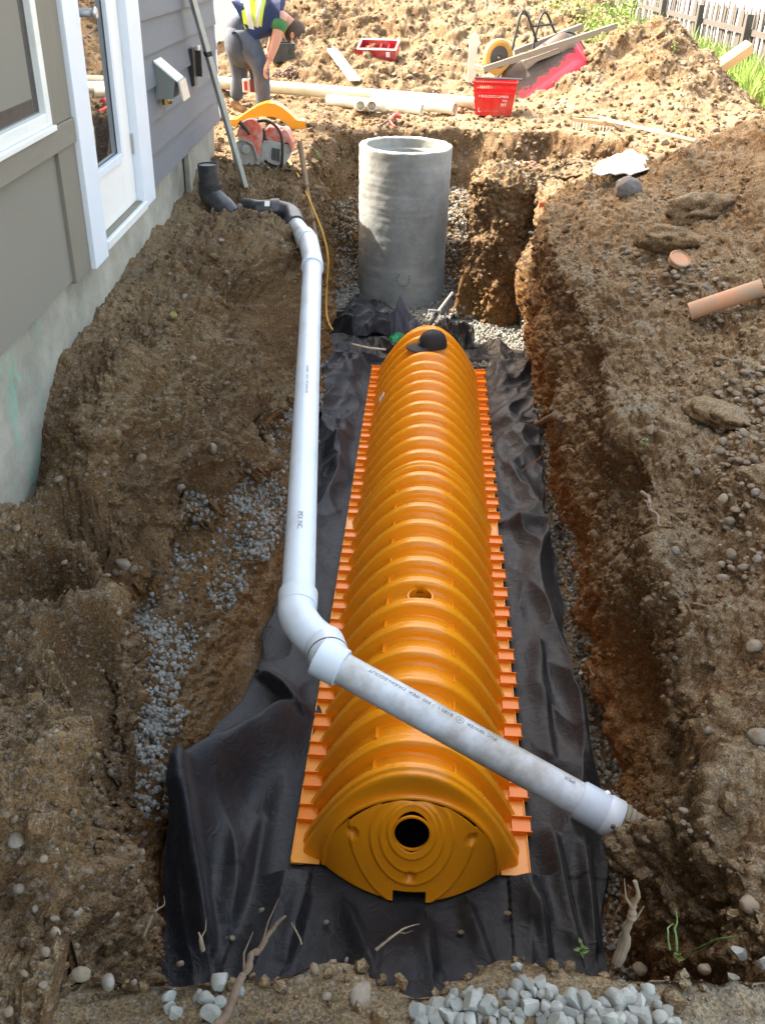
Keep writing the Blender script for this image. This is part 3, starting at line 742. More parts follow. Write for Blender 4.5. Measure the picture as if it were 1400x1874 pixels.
# ------------------------------------------------------------------ chambers
cf0 = (V(533, 1588, z=.035)+V(968, 1605, z=.035))/2; cf1 = (V(680, 690, z=.035)+V(882, 690, z=.035))/2
cdir = (cf1-cf0); cdir.z = 0; cyaw = -math.atan2(cdir.x, cdir.y); cdir.normalize()
def orange(name, a=(.96, .345, .008)):
    n = NT(name); b = n.noise(5, 6, .7)
    c = n.mix(b, [x*.88 for x in a], a)
    d = n.ramp(n.noise(9, 8, .8), [(.58, 0), (.78, 1)]); c = n.mix(n.math('MULTIPLY', d, .30), c, (.36, .22, .10))
    e_ = n.ramp(n.noise(30, 8, .8), [(.57, 0), (.70, 1)]); c = n.mix(n.math('MULTIPLY', e_, .4), c, (.30, .19, .10))
    sp = n.ramp(n.voro(38), [(.03, 1), (.06, 0)]); sp = n.math('MULTIPLY', sp, n.ramp(n.noise(3, 3), [(.5, 0), (.6, 1)])); c = n.mix(n.math('MULTIPLY', sp, .55), c, (.25, .10, .03))
    r = n.math('ADD', n.math('MULTIPLY', d, .3), .27)
    return n.fin(c, r, n.bump(n.noise(260, 3, .6), .12, .002, n.bump(b, .08, .01)), spec=.5)
M_OR = orange('orange_plastic'); M_OR2 = orange('orange_plastic_flange', (.94, .25, .006)); M_ORL = orange('orange_plastic_pale', (.88, .36, .04))
CH, CA = .40, .385
def ridge(y):
    """radius factor along one unit"""
    f = np.full_like(y, .875)
    ks = [.25+.1555*i for i in range(13)]
    for k_ in ks:
        u = np.abs(y-k_); f = np.maximum(f, .875+.14*sstep(.029, .019, u)); f = f-.004*(u < .010)
        f = np.maximum(f, .875+.016*sstep(.010, .004, np.abs(y-k_-.052))); f = np.maximum(f, .875+.012*np.clip(1-((y-k_-.0775)/.04)**2, 0, 1))
    u = np.abs(y-.085); f = np.maximum(f, .875+.155*sstep(.055, .035, u))
    f = np.where(y < .085, 1.01, f)
    return f
def chamber(name, label, off, L, hole=False):
    root = empty(name, (cf0.x, cf0.y, .047+(.006 if off > 1 else 0)), label, 'drainage chamber', rot=(0, 0, cyaw))
    root.location = (cf0.x+cdir.x*off, cf0.y+cdir.y*off, root.location.z)
    ys = np.arange(0, L+.001, .0055); th = np.linspace(0, math.pi, 120)
    Y, T = np.meshgrid(ys, th, indexing='ij'); f = ridge(Y)
    sn = np.sin(T); cs_ = np.cos(T)
    small = (f < .9)*.012*np.exp(-((T-math.pi/2)/.35)**2)*0
    X = CA*(1-(1-f)*.75)*cs_; Z = CH*f*(1-np.abs(cs_)**2.15)+.002
    wf = np.where(Y < .085, sstep(.010, .046, Y), 1.0); X = X*wf+CA*.805*cs_*(1-wf); Z = Z*wf+(CH*.805*sn**.93+.002)*(1-wf)
    Yy = Y+.055*sn*np.exp(-(Y/.09)**2)
    vs = np.stack([X, Yy, Z], -1)
    fc = grid_faces(*Y.shape)
    if hole:
        hc = np.array([0, 1.105, 0]); c = vs.reshape(-1, 3)[fc].mean(1); fc = fc[~((np.hypot(c[:, 0], c[:, 1]-hc[1]) < .052) & (c[:, 2] > .2))]
    o = mesh_np('shell', vs.reshape(-1, 3), fc, M_OR, root)
    md = o.modifiers.new('thick', 'SOLIDIFY'); md.thickness = .004; md.offset = -1
    if hole:
        zt = CH*.875; r_ = MB(); r_.hollow((0, 1.105, zt-.02), (0, 1.105, zt+.026), .057, .007, 32); r_.build('port_ring', M_OR, root, smooth=True)
    rp = []
    for t_ in np.linspace(0.02, math.pi-.02, 60):
        rp.append((CA*.81*math.cos(t_), .055*math.sin(t_)-.002, CH*.81*math.sin(t_)**.93+.004))
    MB().tube(rp, .0075, 8).build('rim_bead', M_OR, root, smooth=True)
    # flanges with raised blocks and thin gussets
    for sx in (-1, 1):
        mb = MB(); mb.box2((sx*.325, .0, 0), (sx*.428, L, .006)); mb.box2((sx*.425, .0, .006), (sx*.430, L, .018)); mb.box2((sx*.385, -.004, 0), (sx*.430, .002, .012))
        mb.build('flange', M_ORL, root, bevel=.0015)
    proto = None; gp = None
    bm_ = MB(); 
    for k_ in range(int((L-.2)/.1555)+1):
        y0 = .17+.1555*k_
        if y0+.06 > L: break
        for sx in (-1, 1):
            if proto is None:
                mb = MB(); mb.box2((-.045, 0, .0), (.026, .060, .020)); mb.box2((-.049, -.002, .0), (.031, .001, .026)); mb.box2((-.049, .059, .0), (.029, .062, .034))
                proto = mb.build('flange_block', M_OR2, root, bevel=.001); proto.location = (sx*.400, y0, .006); q_ = proto
                fb = MB(); fb.box2((-.004, -.026, -.012), (.004, .026, .017)); gp = fb.build('stiffener_fin', M_OR, root, bevel=.002)
            else:
                q_ = proto.copy(); link(q_); q_.parent = root; q_.location = (sx*.400, y0, .006)
            if sx < 0: q_.scale = (-1, 1, 1)
            t_ = math.acos(sx*.40)
            if gp.get('used'): g_ = gp.copy(); link(g_); g_.parent = root
            else: g_ = gp; gp['used'] = 1
            yk = y0+.003; g_.location = (CA*.90*math.cos(t_), yk+.022, CH*.885*(1-.40**2.15)); g_.rotation_euler = (0, sx*.60, 0)
    return root
ch1 = chamber('drainage_chamber', 'ribbed orange arched chamber in the foreground with round end hole and end plate', 0, 2.16, True)
ch2 = chamber('drainage_chamber', 'ribbed orange arched chamber further along the trench with black cap lying on its far end', 2.10, 2.32)
del_keys = [o for o in SC.objects if 'used' in o]
for o in del_keys: del o['used']
# end cap of the near chamber, and a simple one at the far end
def endcap(root, y0, sgn, hole):
    xs = np.linspace(-1, 1, 170); vs_ = np.linspace(0, 1, 110)
    U, W = np.meshgrid(xs, vs_)
    A_, H_ = CA*.80, CH*.80
    Z = W*H_; hw = A_*np.sqrt(np.clip(1-W**(2/.93), 0, 1)); X = U*hw
    # bottom edge bows out
    Yb = -.125*(1-np.clip(np.abs(X)/A_, 0, 1)**2)*(1-W)**.85+.060*W
    d0 = np.hypot(X, Z-.235)
    rise = 0
    for zc, rr, hgt in ((.215, .205, .006), (.205, .142, .007), (.215, .108, .006), (.235, .082, .006)):
        d = np.hypot(X*(1.0 if rr < .2 else .95), (Z-zc)*(1 if rr < .15 else .9)); rise = rise+hgt*sstep(rr+.005, rr-.003, d)+.003*np.exp(-((d-rr)/.004)**2)
    for xd, zd in ((-.205, .19), (.205, .19), (0, .088)):
        rise = rise-.018*sstep(.026, .010, np.hypot(X-xd, Z-zd))
    Yb = Yb-rise
    vs2 = np.stack([X, Yb*1.0, Z], -1).reshape(-1, 3); vs2[:, 1] = y0+sgn*vs2[:, 1]
    fc = grid_faces(*X.shape); c = vs2[fc].mean(1)
    keep = ~((np.abs(c[:, 0]) < .056) & (c[:, 2] < .034))
    if hole: keep &= ~(np.hypot(c[:, 0], c[:, 2]-.235) < .061)
    o = mesh_np('end_cap', vs2, fc[keep], M_OR, root); md = o.modifiers.new('thick', 'SOLIDIFY'); md.thickness = .005; md.offset = 1
    if hole:
        r_ = MB(); nrm = Vector((0, -1, .35)).normalized(); cc = Vector((0, y0-.026, .236)); r_.hollow(cc+nrm*.006, cc-nrm*.004, .066, .006, 40); r_.build('hole_rim', M_OR, o, smooth=True)
    return o
endcap(ch1, .006, 1, True)
endcap(ch2, 2.30, -1, False)
lab = MB(); a_ = math.pi*.80
M_LABEL = simple('paper_label', (.75, .73, .68), .7, .1, 60)
lab.box((-CA*.80, 1.42, CH*.385+.014), (.004, .055, .06), Matrix.Rotation(.5, 3, 'Y')); lab.build('label', M_LABEL, ch2)

# ------------------------------------------------------------------ concrete riser
rc = Vector((.135, 8.15, 0)); RH, RO, RI = 1.36, .405, .335
th = np.linspace(0, 2*math.pi, 161); prof = []
for z in np.linspace(-.1, RH, 120): prof.append((RO, z))
prof += [(RO-.004, RH+.006), (RI+.004, RH+.006)]
for z in np.linspace(RH-.004, RH-.075, 8): prof.append((RI, z))
prof += [(RI-.035, RH-.08)]
for z in np.linspace(RH-.09, .0, 40): prof.append((RI-.035, z))
prof = np.array(prof); TT, _ = np.meshgrid(th, prof[:, 0]); rr = prof[:, :1]+0*TT; zz = prof[:, 1:2]+0*TT
pts = np.stack([rr*np.cos(TT), rr*np.sin(TT), zz], -1); q = pts.reshape(-1, 3).copy(); q[:, 2] *= 1
dn = (.005*pnoise(q*4)+.0025*pnoise(q*14)+.0012*pnoise(q*45)).reshape(rr.shape); dn = dn+.0022*pnoise(np.stack([zz.ravel()*13, zz.ravel()*0+5, zz.ravel()*0], -1)).reshape(rr.shape)+.0015*(1-2*np.abs(pnoise(q*np.array([1.5, 1.5, 26.])).reshape(rr.shape))); dn[:, -1] = dn[:, 0]
sc_ = 1+dn/rr; pts[..., 0] *= sc_; pts[..., 1] *= sc_
e = (np.abs(zz-RH) < .012); pts[..., 2] += e*(.006*pnoise(q*np.array([22, 22, 1.]))).reshape(rr.shape)
M_RISER = concrete_mat('riser_concrete', (.29, .30, .285))
ri = mesh_np('concrete_riser', pts.reshape(-1, 3), grid_faces(*rr.shape), M_RISER); ri.location = rc; ri.rotation_euler = (0, R(.6), 0)
tag(ri, 'upright grey concrete manhole ring standing on gravel at the trench end', 'concrete pipe')
kn = MB(); ka = math.atan2(-1, .03)
for i in range(13):
    if i in (2, 3, 4): continue
    t_ = 2*math.pi*i/13; du, dz = .055*math.cos(t_), .062*math.sin(t_); aa = ka+du/RO
    kn.box(((RO+.003)*math.cos(aa), (RO+.003)*math.sin(aa), .30+dz), (.010, .008, .012), Matrix.Rotation(aa, 3, 'Z'))
kn.build('knockout_mark', simple('dark_mark', (.07, .07, .065), .9), ri)

# ------------------------------------------------------------------ PVC and ABS pipework
def pvc(name, base=(.62, .68, .73), dirt=(.40, .33, .24), amt=.3):
    return simple(name, base, .35, .03, 5, .05, 80, dirt=dirt, dirt_amt=amt, ds=4)
M_PVC = pvc('white_pvc'); M_PVCD = pvc('dirty_pvc', (.62, .66, .69), (.30, .26, .2), .75); M_PVCW = pvc('cream_pvc', (.80, .79, .70), (.5, .42, .3), .5)
M_ABS = simple('black_abs', (.022, .025, .032), .35, .2, 8, .1, dirt=(.16, .13, .10), dirt_amt=.45)
RP = .057
a1 = V(572, 486, z=1.19); a0 = V(545, 1108, z=.965)
b0 = V(605, 1212, z=.945); b1 = V(1106, 1489, z=.70)
def text_mesh(body, size):
    cu = bpy.data.curves.new('txt', 'FONT'); cu.body = body; cu.size = size; cu.resolution_u = 3
    ob_ = bpy.data.objects.new('txt', cu); COL.objects.link(ob_); dg = bpy.context.evaluated_depsgraph_get(); dg.update()
    me = bpy.data.meshes.new_from_object(ob_.evaluated_get(dg)); bpy.data.objects.remove(ob_); return me
M_INK = simple('pipe_ink', (.10, .11, .13), .7, .2, 60)
M_WINK = simple('white_ink', (.85, .85, .84), .7, .1, 60)
def text_on_pipe(body, size, A, B, r, up, start, mat, parent, flip=False, name='lettering'):
    """print along the pipe A->B; up: direction from the axis to the print line"""
    me = text_mesh(body, size); A = Vector(A); B = Vector(B); t = (B-A).normalized(); up = (up-t*up.dot(t)).normalized(); sd = up.cross(t)
    if flip: t = -t; sd = -sd
    base = A+((B-A).normalized())*start
    for v in me.vertices:
        x, y = v.co.x, v.co.y-size*.35; an = y/r
        v.co = base+t*x+(up*math.cos(an)+sd*math.sin(an))*(r+.0008)
    me.materials.append(mat); o = bpy.data.objects.new(name, me); link(o); o.parent = parent; return o
pa = empty('white_sewer_pipe', (0, 0, 0), 'long white plastic sewer pipe running lengthwise above the trench with elbows', 'pipe')
MB().tube([a0, a0.lerp(a1, .5), a1], RP, 40).build('pipe_length', M_PVC, pa, smooth=True)
toc = (Vector(_C)-a0).normalized()
text_on_pipe('IPEX INC.', .026, a0, a1, RP, toc+Vector((-.05, 0, 0)), .45, M_INK, pa, flip=True)
text_on_pipe('CSA B182.2   SDR 35   PVC SEWER PIPE', .016, a0, a1, RP, toc+Vector((-.02, 0, 0)), 1.6, M_INK, pa, flip=True)
da = (a0-a1).normalized(); db = (b1-b0).normalized()
# lower elbow
e = [a0-da*.085, a0-da*.02, a0+da*.03]; mid = a0+da*.075+db*.012
el = MB(); pts = spline([a0-da*.01, a0+da*.045, a0+da*.095+db*.045, a0+da*.095+db*.045+(db*.8+da*.25).normalized()*.07], 6)
el.tube(pts, .0625, 40); el.build('elbow', M_PVC, pa, smooth=True)
hub0 = MB().tube([a0-da*.055, a0-da*.053, a0+da*.012], [.0655, .0675, .0655], 40); hub0.build('hub', M_PVC, pa, smooth=True)
j0 = pts[-1]; jd = (b0-j0).normalized()
MB().tube([j0-jd*.012, j0+jd*.002, j0+jd*.06], [.0665, .067, .067], 40).build('hub', M_PVC, pa, smooth=True)
MB().tube([j0+jd*.060, j0+jd*.065], .0668, 40).build('joint_gap', M_INK, pa)
MB().tube([j0+jd*.0635, j0+jd*.068, j0+jd*.11, b0-db*.01], [.0645, .066, .062, .059], 40).build('elbow', M_PVC, pa, smooth=True)
MB().tube([b0-db*.045, b0-db*.043, b0+db*.040, b0+db*.042], [.061, .064, .0625, .060], 40).build('hub', M_PVC, pa, smooth=True)
pb = empty('cross_pipe', (0, 0, 0), 'scuffed white pipe crossing over the orange chamber into the right trench wall', 'pipe')
RPB = .0515
MB().tube([b0+db*.02, b0.lerp(b1, .5), b1+db*.02], RPB, 40).build('pipe_length', M_PVCD, pb, smooth=True)
tcb = (Vector(_C)-b0.lerp(b1, .5)).normalized(); sdb = db.cross(tcb); upb = tcb+Vector((.3, .75, .35))*.9
LB = (b1-b0).length
text_on_pipe('PVC SEWER  \u2295  B182.1  / 320  IPEX  DRAIN-EGOUT', .019, b0, b1, RPB, upb, .60*LB, M_INK, pb, flip=True)
text_on_pipe('IPEX', .018, b0, b1, RPB, upb, .875*LB, M_INK, pb, flip=True)
MB().tube([b1-db*.085, b1-db*.08, b1-db*.0, b1+db*.002], [.055, .058, .058, .056], 40).build('coupling', pvc('grey_coupling', (.50, .56, .62)), pb, smooth=True)
MB().tube([b1-db*.002, b1+db*.004, b1+db*.04, b1+db*.044], [.058, .0605, .0605, .058], 40).build('hub', M_PVC, pb, smooth=True)
MB().tube([b1+db*.044, b1+db*.048, b1+db*.058, b1+db*.062, b1+db*.074, b1+db*.078, b1+db*.115], [.052, .058, .058, .054, .055, .051, .050], 40).build('rubber_collar', simple('muddy_rubber', (.25, .23, .17), .8, dirt=(.15, .11, .07), dirt_amt=.6), pb, smooth=True)
kk = b1-db*.02+(tcb*.3-sdb*1.0).normalized()*.059
MB().lathe([(0.0001, .004), (.007, .003), (.009, 0), (.0001, 0)], 14).build('screw', M_VINYL, pb).location = kk
# upper elbow, dirty pipe stub and black fitting
c0 = V(541, 412, z=1.25); dc = (c0-a1).normalized()
MB().tube([a1+da*.04, a1+da*.038, a1-da*.03], [.0655, .0675, .0655], 36).build('hub', M_PVC, pa, smooth=True)
e0 = a1-da*.03; e1 = V(563, 440, z=1.225)
dd = (c0-e1).normalized()
MB().tube(spline([e0+da*.02, e0-da*.03, e1-dd*.02, e1+dd*.03], 6), .0625, 36).build('elbow', M_PVC, pa, smooth=True)
MB().tube([e1-dd*.01, e1-dd*.008, e1+dd*.07], [.0655, .0675, .0675], 36).build('hub', M_PVC, pa, smooth=True)
MB().tube([e1+dd*.05, c0+dd*.05], RP, 36).build('stub', M_PVCD, pa, smooth=True)
bl = empty('black_drain_fitting', (0, 0, 0), 'black plastic drain fitting joined to the white pipe and running into the soil', 'pipe fitting')
g0 = V(532, 392, z=1.27); g1 = V(505, 383, z=1.29); g2 = V(478, 385, z=1.285); g3 = V(452, 380, z=1.27)
MB().tube(spline([c0-dd*.0, g0, g1], 8), .064, 36).build('elbow', M_ABS, bl, smooth=True)
MB().tube([c0-dd*.02, c0-dd*.015, c0+dd*.05], [.066, .070, .070], 36).build('hub', M_ABS, bl, smooth=True)
dg_ = (g2-g1).normalized(); MB().tube([g1-dg_*.03, g1-dg_*.02, g1+dg_*.03, g1+dg_*.032], [.067, .071, .071, .066], 36).build('hub', M_ABS, bl, smooth=True)
MB().tube([g1, g2, g3, g3+(g3-g2)*.25+Vector((0, .02, -.05))], .066, 36).build('pipe_length', M_ABS, bl, smooth=True)
sq = V(484, 389, z=1.345); MB().box((0, 0, 0), (.035, .002, .045), Matrix.Rotation(-1.0, 3, 'X')).build('label', M_LABEL, bl).location = (g1+g2)/2+Vector((0, -.045, .052))
# loose black fitting by the foundation
f0 = V(381, 300, z=1.56); f1 = Vector((f0.x, f0.y, 1.36)); f2 = f1+Vector((.11, -.07, -.10))
lf = empty('black_cleanout_pipe', (0, 0, 0), 'short black upright drain pipe with an angled elbow beside the foundation', 'pipe fitting')
MB().hollow(f0, Vector((f0.x, f0.y, 1.42)), .072, .006, 32).build('upright_pipe', M_ABS, lf, smooth=True)
MB().tube([f0-Vector((0, 0, .012)), f0-Vector((0, 0, .010))], .066, 32).build('pipe_plug', simple('grey_plug', (.25, .26, .25), .6), lf)
MB().tube(spline([(f0.x, f0.y, 1.44), f1, f1.lerp(f2, .5), f2], 6), .078, 32).build('elbow', M_ABS, lf, smooth=True)
dk = (f2-f1).normalized(); MB().tube([f2-dk*.06, f2-dk*.058, f2+dk*.05], [.080, .085, .085], 32).build('hub', M_ABS, lf, smooth=True)

# ------------------------------------------------------------------ black fabric
n = NT('black_fabric'); wv = n.noise(700, 2, .5); b = n.noise(5, 5, .6)
c = n.mix(b, (.0018, .0023, .0036), (.0052, .0062, .0088)); du = n.ramp(n.noise(3.2, 8, .8), [(.52, 0), (.74, 1)]); c = n.mix(n.math('MULTIPLY', du, .30), c, (.04, .034, .027))
M_FAB = n.fin(c, .5, n.bump(wv, .35, .0015, n.bump(n.noise(17, 5, .65, dist=1.2), .55, .012)), spec=.45, **{'Sheen Weight': .08, 'Sheen Roughness': .5})
FL = feat([(296, 1790, .03), (298, 1640, .10), (300, 1455, .27), (350, 1400, .2), (400, 1345, .12), (470, 1240, .05), (503, 1120, .04), (530, 1050, .035), (575, 850, .035), (590, 730, .035), (596, 640, .035), (606, 585, .035)])
FR = feat([(1106, 1765, .03), (1112, 1600, .035), (1092, 1480, .035), (1066, 1330, .035), (1036, 1200, .035), (1020, 1080, .035), (998, 960, .035), (984, 800, .035), (979, 720, .035), (966, 648, .04)])
u = np.linspace(0, 1, 330); v = np.linspace(0, 1, 1000); U, W = np.meshgrid(u, v)
yend = 7.10-.42*u**1.5+.03*np.sin(u*17); ystart = .80
Y = ystart+W*(yend[None, :]-ystart)
xl, zl = ev(FL, Y); xr, zr = ev(FR, Y)
X = xl*(1-U)+xr*U
edge = (.016*np.sin(Y*7.3)+.01*np.sin(Y*19+1)); X = X+edge*((1-U)**6)+(.012*np.sin(Y*5.1+2)+.008*np.sin(Y*17))*(U**6)
q = np.stack([X, Y, X*0], -1).reshape(-1, 3)
nn = lambda s, o=0: pnoise(q*np.array(s)+o).reshape(X.shape)
rid = lambda a, p=2.2: np.clip(1-np.abs(a)*p, 0, 1)**1.4
warp = nn((1.5, .6, 1), 3)
q2 = np.stack([X+.12*warp, Y+.3*warp, X*0], -1).reshape(-1, 3); n2 = lambda s, o=0: pnoise(q2*np.array(s)+o).reshape(X.shape)
wr = .050*rid(n2((2.2, .75, 1), 11), 2.4)+.024*rid(n2((3.6, 2.1, 1), 25), 2.6)+.035*rid(n2((2.2, 2.4, 1), 40), 2.8)*sstep(3.0, 5.5, Y)+.010*rid(n2((9, 7, 1), 50), 2.2)*sstep(3.6, 6, Y)+.012*n2((8, 5, 1), 60)
ccx = cf0.x+(Y-cf0.y)*cdir.x/cdir.y
dist = np.abs(X-ccx); damp = sstep(.42, .58, dist)*(Y > 1.9)*(Y < 6.5)+((Y <= 1.9)|(Y >= 6.5))*.8
damp = np.where((Y < 1.95) & (dist < .35), .10+.9*sstep(1.80, 1.5, Y), damp)
wr *= np.clip(damp, .03, 1)*(1.0+.45*sstep(2.5, 5, Y))
def seg(p0, p1, wd, h):
    ax, ay = p0; bx, by = p1; ex, ey = bx-ax, by-ay; t = np.clip(((X-ax)*ex+(Y-ay)*ey)/(ex*ex+ey*ey), 0, 1)
    s_ = (X-ax-t*ex)*ey-(Y-ay-t*ey)*ex; s_ /= math.hypot(ex, ey)
    d = np.hypot(X-ax-t*ex, Y-ay-t*ey); return h*np.exp(-(np.where(s_ > 0, d/wd, d/(wd*.35)))**2)*np.sin(np.pi*np.clip(t*.9+.08, 0, 1))**.4
pp = lambda a, b, z=.05: tuple(P(a, b, z=z)[:2])
fold = seg(pp(310, 1445, .2), pp(545, 1310), .10, .13)+seg(pp(545, 1310), pp(480, 1255), .05, .08)+seg(pp(930, 960), pp(1008, 975), .05, .07)+seg(pp(1008, 975), pp(1000, 1010), .04, .05)
fold += seg(pp(350, 1480), pp(385, 1740), .06, .10)+seg(pp(470, 1500), pp(420, 1700), .07, .05)+seg(pp(1010, 1540), pp(1060, 1740), .04, .045)+seg(pp(985, 1650), pp(1005, 1760), .03, .03)+seg(pp(1070, 1560), pp(1090, 1740), .03, .04)
fold += seg(pp(560, 1640), pp(520, 1770), .05, .035)+seg(pp(640, 1660), pp(680, 1770), .04, .03)+seg(pp(860, 1660), pp(900, 1780), .04, .035)+seg(pp(780, 1690), pp(790, 1790), .05, .025)
fold += seg(pp(1040, 1180), pp(1085, 1420), .04, .035)+seg(pp(985, 1180), pp(1010, 1400), .05, .03)
zb = zl*(1-sstep(0, .2, U))+.037*sstep(0, .2, U)
Zf = zb+wr+fold
sheet = mesh_np('filter_fabric', np.stack([X, Y, Zf], -1).reshape(-1, 3), grid_faces(*X.shape), M_FAB); tag(sheet, 'large wrinkled black filter fabric spread under the orange chambers', 'fabric')
md = sheet.modifiers.new('thick', 'SOLIDIFY'); md.thickness = .004
def crumple(name, cx_, cy_, wx, wy, h, seed, label, mat=M_FAB, z0=.04, rot=0):
    u = np.linspace(-1, 1, 150); U, W = np.meshgrid(u, u); r = np.sqrt(U**2+W**2)
    q = np.stack([U*1.0, W*1.0, U*0+seed], -1).reshape(-1, 3); k = lambda s, o: pnoise(q*s+o).reshape(U.shape)
    rad = 1+.28*k(1.3, 5)
    X = U*rad*wx; Y = W*rad*wy; env = np.clip(1-(r/1.15)**3, 0, 1)
    Z = h*env*(.45+.45*rid(k(1.1, 1), 1.8)+.22*rid(k(2.0, 9), 2.0)+.05*rid(k(4.3, 19), 2.0)+.4*k(.9, 30))
    X = X+.12*wx*k(2.4, 44); Y = Y+.12*wy*k(2.4, 55)
    vs = np.stack([X, Y, np.maximum(Z, 0)+z0], -1).reshape(-1, 3)
    fc = grid_faces(*U.shape); rr_ = r.reshape(-1)[fc].mean(1); fc = fc[rr_ < 1.02+.0*rr_]
    o = mesh_np(name, vs, fc, mat); o.location = (cx_, cy_, 0); o.rotation_euler = (0, 0, rot); md = o.modifiers.new('thick', 'SOLIDIFY'); md.thickness = .005
    tag(o, label, 'fabric'); return o
p = P(672, 590, z=.15); crumple('fabric_heap', p[0], p[1], .34, .26, .30, 3.3, 'black fabric bunched into a heap left of the chamber end')
p = P(828, 612, z=.16); crumple('fabric_fold', p[0], p[1], .20, .22, .26, 8.1, 'folded black fabric corner behind the capped end of the chamber')
M_GREYF = simple('grey_cloth', (.085, .09, .11), .75, .3, 9, .3, 60)
p = P(735, 588, z=.2); crumple('grey_cloth', p[0], p[1], .16, .13, .32, 5.2, 'rumpled grey cloth lying in front of the concrete ring', M_GREYF)
# ------------------------------------------------------------------ ray onto the ground
def G(px, py, lift=0.0):
    d = ray(px, py); t = .5; last = t
    while t < 60:
        p = _C+d*t
        if p[2] <= trench_z(p[0], p[1]):
            lo, hi = last, t
            for _ in range(14):
                m_ = (lo+hi)/2; p = _C+d*m_
                if p[2] <= trench_z(p[0], p[1]): hi = m_
                else: lo = m_
            p = _C+d*hi; return Vector((p[0], p[1], p[2]+lift))
        last = t; t += .04 if t < 12 else .2
    return Vector(P(px, py, z=1.2))
def pxprism(mb, poly, y0, y1, px=True):
    """outline standing at distance y0, extruded back to y1"""
    a = [V(x, y, y=y0) for x, y in poly]; n = len(a)
    b = [Vector((p.x, p.y+(y1-y0), p.z)) for p in a]
    mb.add(a+b, [tuple(range(n)), tuple(reversed(range(n, 2*n)))]+[(k, (k+1) % n, n+(k+1) % n, n+k) for k in range(n)])
    return mb
def thing1(o, label, cat, group=None): return tag(o, label, cat, group)
def rot_to(v):
    return Vector(v).to_track_quat('Z', 'Y').to_matrix()
# ------------------------------------------------------------------ yard things
M_ORA = orange('orange_offcut', (.85, .33, .02))
g0 = G(470, 236); yb = g0.y
mb = pxprism(MB(), [(418, 236), (420, 219), (434, 218), (455, 203), (472, 193), (487, 188), (502, 189), (516, 196), (531, 208), (543, 220), (558, 222), (558, 239), (538, 238), (526, 228), (514, 219), (500, 214), (478, 213), (462, 218), (448, 231), (443, 238)], yb, yb+.16)
o = mb.build('chamber_offcut', M_ORA, bevel=.004); tag(o, 'flat orange arch shaped offcut standing behind the red saw at the worker\'s feet', 'plastic offcut')
# cut-off saw
M_SRED = simple('saw_red', (.72, .09, .03), .45, .15, 14, .15, dirt=(.55, .48, .42), dirt_amt=.6, ds=14)
M_SGRY = simple('saw_grey', (.42, .42, .40), .6, .15, 20, .3, dirt=(.3, .25, .2), dirt_amt=.6, ds=14)
M_SDRK = simple('saw_dark', (.03, .03, .03), .5)
gs_ = G(484, 311); y0 = gs_.y+.02
saw = empty('cutoff_saw', (0, 0, 0), 'dusty red and grey petrol cut-off saw with a big disc resting on the bank', 'power saw')
def disc(cx_, cy_, rpx, y, th_, mat, name, parent, n=40, inner=0):
    c = V(cx_, cy_, y=y); r = (V(cx_+rpx, cy_, y=y)-c).length
    Mx = Matrix.Rotation(math.pi/2, 3, 'X'); mb = MB()
    mb.lathe([(max(inner, .0005), 0), (r, 0), (r, th_), (max(inner, .0005), th_)], n, Mx); o = mb.build(name, mat, parent, smooth=True, bevel=.001); o.location = c; return o
disc(452, 283, 27, y0+.04, .006, M_SGRY, 'cutting_disc', saw)
disc(451, 272, 8, y0+.02, .02, M_SGRY, 'disc_flange', saw)
mb = pxprism(MB(), [(433, 247), (436, 237), (441, 226), (452, 219), (462, 218), (471, 222), (478, 231), (480, 246), (479, 270), (475, 290), (472, 295), (468, 276), (462, 262), (452, 257), (438, 254)], y0+.0, y0+.075)
mb.build('blade_guard', M_SRED, saw, bevel=.008, smooth=True)
mb = pxprism(MB(), [(435, 256), (452, 259), (463, 266), (468, 280), (472, 296), (476, 290), (480, 270), (480, 262), (477, 280), (473, 288), (468, 272), (462, 261), (452, 256), (436, 252)], y0-.004, y0+.08)
mb.build('guard_rim', M_SGRY, saw)
mb = MB(); mb.tube([V(438, 223, y=y0-.02), V(444, 228, y=y0-.02), V(458, 246, y=y0-.015)], [.02, .014, .010], 10); mb.build('guard_lever', M_SDRK, saw, smooth=True)
mb = pxprism(MB(), [(480, 244), (492, 232), (502, 233), (514, 240), (520, 236), (527, 240), (533, 254), (537, 262), (534, 282), (528, 262), (510, 260), (494, 258), (482, 252)], y0+.06, y0+.24)
mb.build('engine_cover', M_SRED, saw, bevel=.012, smooth=True)
mb = pxprism(MB(), [(482, 258), (494, 258), (512, 262), (517, 268), (516, 300), (508, 304), (492, 298), (486, 292), (480, 300), (476, 292), (480, 272)], y0+.03, y0+.22)
mb.build('engine_block', M_SGRY, saw, bevel=.008, smooth=True)
mb = MB()
for i in range(6):
    a = V(499+i*2.6, 270+i*.6, y=y0+.026); b = V(498+i*2.6, 292+i*.8, y=y0+.026); mb.tube([a, b], .004, 6)
mb.build('cooling_grille', M_SDRK, saw)
mb = pxprism(MB(), [(478, 238), (482, 234), (486, 240), (488, 262), (484, 288), (479, 292), (477, 270)], y0+.05, y0+.2); mb.build('drive_housing', M_SDRK, saw, bevel=.006)
mb = MB(); mb.tube(spline([V(472, 222, y=y0+.02), V(487, 221, y=y0-.01), V(503, 229, y=y0-.02), V(514, 245, y=y0-.02), V(517, 268, y=y0-.02), V(516, 300, y=y0), V(511, 308, y=y0+.05)], 8), .0115, 12); mb.build('front_handle', M_SDRK, saw, smooth=True)
mb = pxprism(MB(), [(520, 262), (534, 266), (530, 290), (520, 304), (514, 302), (518, 282)], y0+.08, y0+.2); mb.build('fuel_tank', M_SGRY, saw, bevel=.006)
